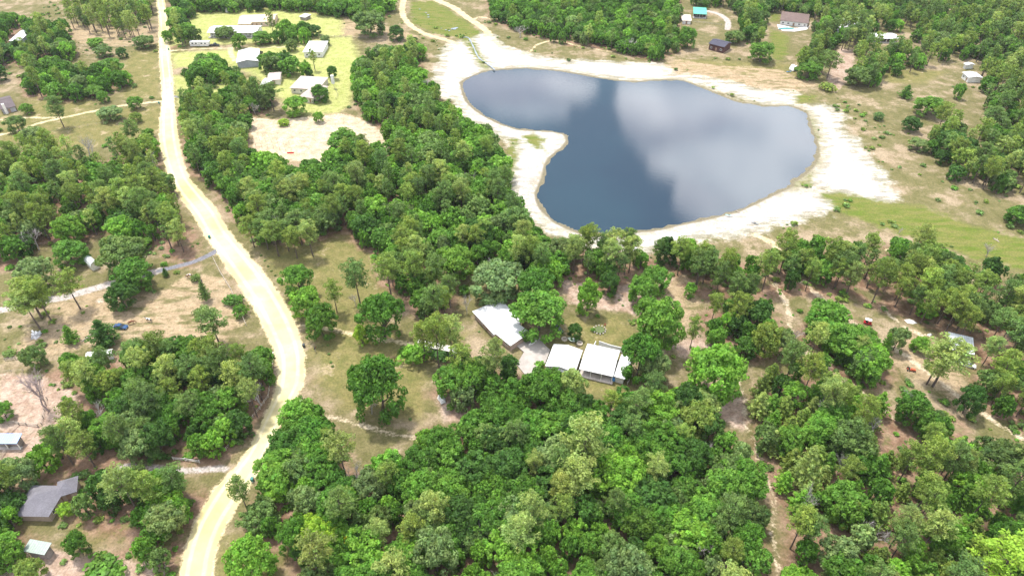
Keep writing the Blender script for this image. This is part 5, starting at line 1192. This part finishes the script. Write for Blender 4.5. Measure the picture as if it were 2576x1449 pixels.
mailbox('pale mailbox box at the fence end inside the road bend', 690, 899, (.62, .62, .60), 1.6); mailbox('black mailbox on the grass right of the bend', 794, 885, (.03, .03, .03), 1.5)
mailbox('dark mailbox by the paved driveway on the right of the upper road', 437, 234, (.03, .03, .035)); mailbox('dark mailbox left of the lawn gate by the upper road', 432, 216, (.05, .05, .05))
# canopy on the beach
p_ = W(1592, 640); e = thing('beach_canopy', 'white pyramid canopy on the sand at the lake shore', 'canopy', (p_.x, p_.y, 0), .5)
for sx in (-1, 1):
    for sy in (-1, 1): MB().box(sx*1.4-.04, sx*1.4+.04, sy*1.4-.04, sy*1.4+.04, -.3, 2.3).build('leg', DM, e)
MB().hull([(-1.6, -1.6, 2.2), (1.6, -1.6, 2.2), (1.6, 1.6, 2.2), (-1.6, 1.6, 2.2)], [(-.05, -.05, 3.6), (.05, -.05, 3.6), (.05, .05, 3.6), (-.05, .05, 3.6)]).build('canopy_top', mat('white_canvas', (.78, .78, .78), .8), e)
# white dome tent with blue door and blue boat near the north east shore
p_ = W(1996, 176); e = thing('camping_tent', 'small white domed tent with blue front near the oak on the far shore', 'tent', (p_.x, p_.y, 0), R(-60)); b = MB(); n = 9
pr = [(2.0*math.cos(math.pi*i/n), 2.6*math.sin(math.pi*i/n)) for i in range(n+1)]; b.hull([(-1.6, a, c) for a, c in pr], [(1.6, a, c) for a, c in pr]); b.build('tent_shell', mat('white_canvas', (.78, .78, .78), .8), e)
MB().hull([(1.603, -.9, 0), (1.66, -.9, 0), (1.66, .9, 0), (1.603, .9, 0)], [(1.603, -.5, 1.9), (1.66, -.5, 1.9), (1.66, .5, 1.9), (1.603, .5, 1.9)]).build('tent_door', mat('blue_canvas', (.03, .14, .45), .7), e)
def kayak(label, x, y, rz, col, L=3.4):
    p_ = W(x, y); sec = [(-1, .02, .28), (-.7, .24, .2), (0, .36, .12), (.7, .24, .2), (1, .02, .28)]; b = MB(); v, f = [], []
    for t_, w_, z_ in sec: v += [(t_*L/2, -w_, .34), (t_*L/2, 0, z_-.1), (t_*L/2, w_, .34), (t_*L/2, 0, .40)]
    for i in range(4):
        for k in range(4): f.append((i*4+k, i*4+(k+1) % 4, (i+1)*4+(k+1) % 4, (i+1)*4+k))
    f += [(3, 2, 1, 0), (16, 17, 18, 19)]; b.add(v, f); e = thing('kayak', label, 'kayak', (p_.x, p_.y, max(0, edge_h(p_.x, p_.y))), rz); b.build('hull', mat('kayak_'+label[:4].strip(), col, .4), e)
    b2 = MB(); b2.hull([(-.45, -.2, .385), (.45, -.2, .385), (.45, .2, .385), (-.45, .2, .385)], [(-.4, -.17, .43), (.4, -.17, .43), (.4, .17, .43), (-.4, .17, .43)]); b2.build('cockpit', mat('dark_metal', (.05, .05, .05), .4, .8), e)
kayak('blue kayak lying near the white domed tent', 1984, 182, R(10), (.03, .22, .55)); kayak('pale turquoise kayak on the white beach', 1834, 543, R(-15), (.35, .60, .62)); kayak('grey kayak on the white beach further right', 1898, 562, R(-40), (.25, .28, .30))
# play frame and posts on the bare field
p_ = W(700, 375); e = thing('post_rows', 'rows of thin posts marking an arena on the bare sandy field', 'posts', (p_.x, p_.y, 0)); first = None
for r_ in range(2):
    for i in range(7):
        q = W(638+i*15+r_*6, 352+i*2+r_*18); b_ = MB().box(-.05, .05, -.05, .05, -.3, 2.2) if first is None else None
        o_ = b_.build('post', mat('thin_posts', (.42, .30, .24), .8), e) if b_ else link(bpy.data.objects.new('post', first)); first = first or o_.data; o_.parent = e; o_.location = (q.x-p_.x, q.y-p_.y, 0)
p_ = W(731, 386); e = thing('jump_box', 'red and white jump bar lying on the bare sandy field', 'jump', (p_.x, p_.y, 0)); MB().box(-1.5, 1.5, -.25, .25, 0, .5).build('red_box', mat('red_plastic', (.60, .04, .03), .5), e); MB().box(-3.2, -1.503, -.12, .12, .0, .3).build('white_bar', WT, e)
# swing frame on the lawn
p_ = W(979, 914); e = thing('swing_frame', 'dark wooden swing frame with bench on the lawn above the dead sided oak', 'swing', (p_.x, p_.y, 0), R(5)); sw = mat('swing_wood', (.20, .12, .08), .8)
for s_ in (-1, 1):
    for q in (-1, 1): MB().tube([(s_*1.9, q*.8, -.2), (s_*1.8, 0, 2.7)], [.08, .08], 5).build('leg', sw, e)
MB().tube([(-2.1, 0, 2.7), (2.1, 0, 2.7)], [.09, .09], 6).build('beam', sw, e); bs = MB().box(-.8, .8, -.3, .3, .5, .56).box(-.8, .8, .27, .33, .56, 1.1).build('seat', sw, e)
for s_ in (-1, 1): MB().tube([(s_*.7, 0, .56), (s_*.7, 0, 2.65)], [.02, .02], 4).build('chain', DM, e)
# hammock, fire rings, planters in the back yard
p_ = W(1441, 858); e = thing('hammock', 'pale hammock on a curved stand under the dark magnolia', 'hammock', (p_.x, p_.y, 0), R(-12)); b = MB(); v, f = [], []
for i in range(9):
    t_ = i/8*2-1; z_ = .5+.55*t_*t_; w_ = .75*(1-t_*t_)**.5+.08; v += [(t_*1.7, -w_, z_+.1), (t_*1.7, 0, z_-.05), (t_*1.7, w_, z_+.1)]
    if i: k = i*3; f += [(k-3, k, k+1, k-2), (k-2, k+1, k+2, k-1)]
b.add(v, f); hb = b.build('bed', mat('hammock_canvas', (.50, .60, .52), .8), e); hb.modifiers.new('thickness', 'SOLIDIFY').thickness = .03
MB().tube([(-2.2, 0, 1.3), (-1.5, 0, .1), (1.5, 0, .1), (2.2, 0, 1.3)], [.05]*4, 6).build('stand', DM, e)
def ring(name, label, x, y, r, col, cat, inner=(.3, .25, .2)):
    p_ = W(x, y); e = thing(name, label, cat, (p_.x, p_.y, 0)); b = MB()
    for i in range(12):
        a = i*.5236; b.box(r*math.cos(a)-.17, r*math.cos(a)+.17, r*math.sin(a)-.17, r*math.sin(a)+.17, -.2, .3)
    b.build('stones', mat(name+'_stone', col, .9), e); MB().cyl(0, 0, -.2, .22, r*.8, 14).build('soil', mat(name+'_soil', inner, .9), e)
ring('stone_ring', 'round stone ring left of the hammock', 1420, 853, .8, (.56, .50, .42), 'planter'); ring('stone_ring', 'round stone ring right of the hammock', 1458, 864, .8, (.50, .40, .33), 'planter'); ring('flower_bed', 'oval flower bed on the lawn behind the white roofs', 1508, 830, 2.0, (.45, .42, .38), 'flower bed', (.10, .13, .05))
p_ = W(1522, 818); e = thing('garden_gnome', 'small red brown garden ornament on the back lawn', 'ornament', (p_.x, p_.y, 0)); MB().tube([(0, 0, 0), (0, 0, .35), (0, 0, .6), (0, 0, 1.0)], [.25, .28, .2, .03], 9).build('figure', mat('terracotta', (.40, .13, .08), .8), e)
p_ = W(1543, 957); e = thing('blue_tub', 'blue plastic tub by the patio of the open porch house', 'tub', (p_.x, p_.y, 0)); MB().tube([(0, 0, .02), (0, 0, .8)], [.5, .62], 14).build('tub', mat('blue_plastic', (.05, .25, .60), .5), e); MB().tube([(0, 0, .803), (0, 0, .86)], [.66, .64], 14).build('rim', mat('blue_plastic', (.05, .25, .60), .5), e)
p_ = W(1560, 958); e = thing('patio_table', 'round patio table with chairs under the right lean-to', 'table', (p_.x, p_.y, .3)); MB().cyl(0, 0, .7, .75, .6, 14).build('table_top', mat('brown_wood', (.25, .13, .08), .6), e); MB().cyl(0, 0, 0, .7, .06, 8).build('leg', DM, e)
p_ = W(1443, 945); e = thing('garden_bench', 'pale bench below the garage porch', 'bench', (p_.x-6, p_.y-1, .1), R(-10)); MB().box(-.8, .8, -.25, .25, .42, .48).build('seat', WT, e); MB().box(-.8, .8, .25, .31, .48, .95).build('backrest', WT, e)
for s_ in (-.7, .7): MB().box(s_-.05, s_+.05, -.22, .22, 0, .417).build('leg', WT, e)
# scrap, tarps, rubble, logs
def sheet(name, label, pts, m, cat, h=.5, n=7):
    """crumpled tarp or pile: outline in the photograph, lumpy on top"""
    w = [W(x, y, 0) for x, y in pts]; c = sum(w, Vector())/len(w); rg = random.Random(len(label)); e = thing(name, label, cat, (c.x, c.y, max(edge_h(c.x, c.y), 0))); v, f = [], []; m_ = len(w)*2
    out = []
    for i in range(len(w)): out += [w[i]-c, (w[i]+w[(i+1) % len(w)])/2-c]
    for k in range(4):
        s_ = 1-k*.3 if k < 3 else .04
        for q in out: v.append((q.x*s_*(1+rg.uniform(-.06, .06)), q.y*s_*(1+rg.uniform(-.06, .06)), -.1 if k == 0 else h*(.35+.3*k)*rg.uniform(.5, 1.2)))
    for k in range(3):
        for i in range(m_): f.append((k*m_+i, k*m_+(i+1) % m_, (k+1)*m_+(i+1) % m_, (k+1)*m_+i))
    f.append(tuple(range(3*m_, 4*m_))); b = MB(); b.add(v, f); b.build('heap' if 'heap' in cat else 'cover', m, e); return e
WTARP = mat('white_tarp', (.74, .74, .72), .7, var=.15, vscale=3); GREYT = mat('grey_scrap', (.50, .50, .50), .7, var=.35, vscale=4)
e = sheet('scrap_heap', 'heap of crumpled white sheet metal in the field at the left', [(77,857),(80,842),(92,835),(108,835),(104,846),(92,856),(84,854)], GREYT, 'scrap heap', .8)
for i in range(9): o_ = MB().box(-.9, .9, -.25, .25, 0, .05).build('metal_sheet', WTARP if i % 2 else GREYT, e); o_.location = (random.uniform(-1.8, 1.8), random.uniform(-1.2, 1.2), .7+.05*i); o_.rotation_euler = (random.uniform(-.3, .3), random.uniform(-.3, .3), random.uniform(0, 3))
sheet('white_tarpaulin', 'white tarpaulin spread on the scrub right of the golf cart', [(2272,805),(2286,802),(2298,806),(2309,814),(2296,816),(2282,814)], WTARP, 'tarp', .3)
sheet('white_boulder', 'pale rock or covered mound beside the foreground wood edge', [(1100,1002),(1102,993),(1110,991),(1120,1000),(1122,1012),(1110,1016)], mat('pale_rock', (.66, .66, .64), .8, var=.1, vscale=2), 'mound', 1.0)
sheet('rubble_heap', 'pile of broken pallets beside the gravel driveway', [(238,760),(250,750),(262,752),(262,762),(248,765)], mat('pallet_wood', (.50, .40, .30), .9, var=.4, vscale=4), 'rubble heap', .5)
for i, (x, y, w_, h_) in enumerate([(246,738,1.2,.8),(214,755,1.0,.7),(255,746,1.1,.8)]):
    p_ = W(x, y); e = thing('discarded_board', ['white board on the ground nearest the gravel driveway bend','small white board left of the pallet pile','tilted white board above the pallet pile'][i], 'board', (p_.x, p_.y, .02), i*.9); MB().box(-w_, w_, -h_, h_, 0, .06).build('board', WTARP, e)
def log(label, a, b, r, name='fallen_log'):
    p0, p1 = W(*a), W(*b); e = thing(name, label, 'log', (p0.x, p0.y, 0)); d = p1-p0; MB().tube([(0, 0, r*.7), (d.x*.5+.1, d.y*.5, r*.8), (d.x, d.y, r*.6)], [r, r*.9, r*.6], 8).build('trunk', mat('weathered_log', (.32, .27, .23), .9, var=.3, vscale=3), e); MB().tube([(d.x*.6, d.y*.6, r), (d.x*.6+.5, d.y*.6+.9, r+.5)], [r*.35, r*.15], 5).build('branch_stub', mat('weathered_log', (.32, .27, .23), .9), e)
log('grey fallen log right of the bushy cedar', (206,861), (231,841), .28); log('small log below the broad cedar', (247,871), (262,860), .2); log('white fallen log lying in the meadow', (2498,601), (2513,610), .28); log('thin dark log on the white beach', (1851,530), (1862,537), .15)
for (x, y, s_, lb) in [(2575,380,1,'x')]: pass
# corner bits at the right edge yard
sheet('blue_tarpaulin', 'small pale blue tarp next to the white car by the metal roofed shed', [(2402,910),(2412,904),(2418,908),(2410,914)], mat('pale_blue_tarp', (.30, .52, .62), .6), 'tarp', .4)
sheet('white_tarpaulin', 'white sheet on the sand above the metal roofed shed', [(2330,842),(2340,839),(2346,843),(2338,847)], WTARP, 'tarp', .4)
p_ = W(2333, 875); e = thing('chest_freezer', 'white box freezer left of the metal roofed shed', 'freezer', (p_.x, p_.y, 0), .2); MB().box(-.8, .8, -.4, .4, 0, 1.2).build('body', WT, e); MB().box(-.82, .82, -.42, .42, 1.203, 1.3).build('lid', mat('grey_lid', (.6, .62, .62), .5), e)
p_ = W(572, 31); e = thing('water_tank', 'small white tank on the lawn in front of the top wood', 'tank', (p_.x, p_.y, 0)); MB().tube([(0, 0, 0), (0, 0, 2.4), (0, 0, 3.0)], [1.3, 1.3, .4], 16).build('tank', mat('tank_white', (.62, .62, .6), .5), e); MB().cyl(0, 0, 3.0, 3.15, .3, 10).build('hatch', DM, e)
sheet('trampoline_cover', 'pale round spot of sand cover in the pasture near the right edge', [(2520,366),(2533,362),(2548,367),(2545,374),(2528,374)], mat('sand_heap', (.70, .62, .50), .9), 'sand heap', .3)
# small pots lining the lawn track right of the road
ky = MB()
for i, (x, y) in enumerate([(657,644),(667,657),(675,671),(683,683),(693,694),(702,704),(710,717),(727,739),(828,891),(833,912),(837,922),(825,869)]):
    p_ = W(x, y); plant('shrub', p_.x, p_.y, .5, .6, 'dusty green', 'small planted clump in the line along the lawn right of the road', group='clumps planted along the lawn track', rng=rngs)

# ------------------------------------------------------------------ horses
def skin_body(name, verts, edges, m, parent, sub=2):
    me_ = bpy.data.meshes.new(name); me_.from_pydata([v[:3] for v in verts], edges, []); o_ = link(bpy.data.objects.new(name, me_), parent)
    md = o_.modifiers.new('skin', 'SKIN'); 
    for i, sv in enumerate(me_.skin_vertices[0].data): sv.radius = (verts[i][3], verts[i][4] if len(verts[i]) > 4 else verts[i][3]); sv.use_root = (i == 0)
    o_.modifiers.new('subdivision', 'SUBSURF').levels = sub; o_.modifiers['subdivision'].render_levels = sub; me_.materials.append(m); return o_
def coat(name, c1, c2=None):
    m = bpy.data.materials.new(name); m.use_nodes = True; t = m.node_tree; p = t.nodes['Principled BSDF']; tc_ = N(t, 'ShaderNodeTexCoord').outputs['Object']
    if c2: t.links.new(MX(t, SM(t, NZ(t, tc_, 1.5, 1, .4), .49, .52), c1, c2), p.inputs['Base Color'])
    else: t.links.new(MX(t, NZ(t, tc_, 4, 3), tuple(.8*a for a in c1), tuple(1.15*a for a in c1)), p.inputs['Base Color'])
    p.inputs['Roughness'].default_value = .6; return m
def horse(label, x, y, rz, m, hair, graze=True):
    p_ = W(x, y); e = thing('horse', label, 'horse', (p_.x, p_.y, max(0, edge_h(p_.x, p_.y))+.02), rz)
    V = [(-.05, 0, 1.15, .29, .33), (.45, 0, 1.17, .27, .34), (-.62, 0, 1.2, .27, .32), (-.92, 0, 1.18, .16, .2)]; E = [(0, 1), (0, 2), (2, 3)]
    if graze: nk = [(.78, 0, 1.15, .17, .22), (1.05, 0, .85, .11, .15), (1.22, 0, .52, .09, .11), (1.32, 0, .38, .09, .11), (1.42, 0, .14, .05, .06)]
    else: nk = [(.75, 0, 1.38, .16, .2), (.98, 0, 1.65, .11, .14), (1.15, 0, 1.86, .09, .11), (1.3, 0, 1.82, .09, .1), (1.58, 0, 1.62, .05, .06)]
    k = len(V); V += nk; E += [(1, k)]+[(k+i, k+i+1) for i in range(4)]
    for sy in (-1, 1):
        k = len(V); V += [(.55, sy*.17, .82, .12), (.58, sy*.18, .5, .07), (.55, sy*.18, .12, .045), (.60, sy*.18, .03, .065)]; E += [(1, k), (k, k+1), (k+1, k+2), (k+2, k+3)]
        k = len(V); V += [(-.70, sy*.17, .88, .15), (-.88, sy*.18, .52, .07), (-.80, sy*.18, .14, .045), (-.74, sy*.18, .03, .065)]; E += [(2, k), (k, k+1), (k+1, k+2), (k+2, k+3)]
    for sy in (-1, 1):
        h_ = nk[2] if graze else nk[2]; k = len(V); V += [(h_[0]+(.0 if graze else -.03), sy*.06, h_[2]+.13, .025)]; E += [(6, k)]
    skin_body('body', V, E, m, e)
    MB().tube([(-.98, 0, 1.22), (-1.16, 0, 1.0), (-1.18, 0, .45)], [.05, .09, .03], 7).build('tail', hair, e)
    mp = [Vector((q[0]-(.08 if graze else .12), 0, q[2]+q[4]*.75)) for q in nk[:3]]; MB().tube(mp, [.05, .07, .05], 6).build('mane', hair, e)
BROWN = coat('chestnut_coat', (.20, .075, .035)); PAINT = coat('black_and_white_coat', (.03, .025, .025), (.70, .68, .65)); BAYP = coat('bay_and_white_coat', (.16, .06, .03), (.70, .66, .60)); BLACKC = coat('black_coat', (.025, .022, .022))
HB = mat('black_hair', (.03, .025, .02), .7); HW = mat('pale_hair', (.55, .5, .42), .7)
horse('chestnut horse grazing beside the blue car', 333, 816, R(30), BROWN, mat('brown_hair', (.12, .05, .03), .7)); horse('black and white paint horse standing in the paddock', 377, 811, R(170), PAINT, HB, False)
horse('bay and white paint horse grazing at the upper end of the paddock', 478, 700, R(-160), BAYP, HW); horse('black horse behind the small conical cedar in the paddock', 508, 716, R(100), BLACKC, HB)
# the wires of dock reflections: moored float on the lake trail
print('objects', len(bpy.data.objects))

# ------------------------------------------------------------------ the hazy summer air
hm = bpy.data.materials.new('summer_air'); hm.use_nodes = True; t = hm.node_tree; t.nodes.clear()
pv_ = N(t, 'ShaderNodeVolumePrincipled'); pv_.inputs['Color'].default_value = (.86, .92, 1.0, 1); pv_.inputs['Density'].default_value = .00006; pv_.inputs['Anisotropy'].default_value = .2
ov_ = N(t, 'ShaderNodeOutputMaterial'); t.links.new(pv_.outputs[0], ov_.inputs['Volume'])
tag(MB().box(-9100, 9100, -3100, 12100, -5, 152).build('haze', hm), kind='stuff')
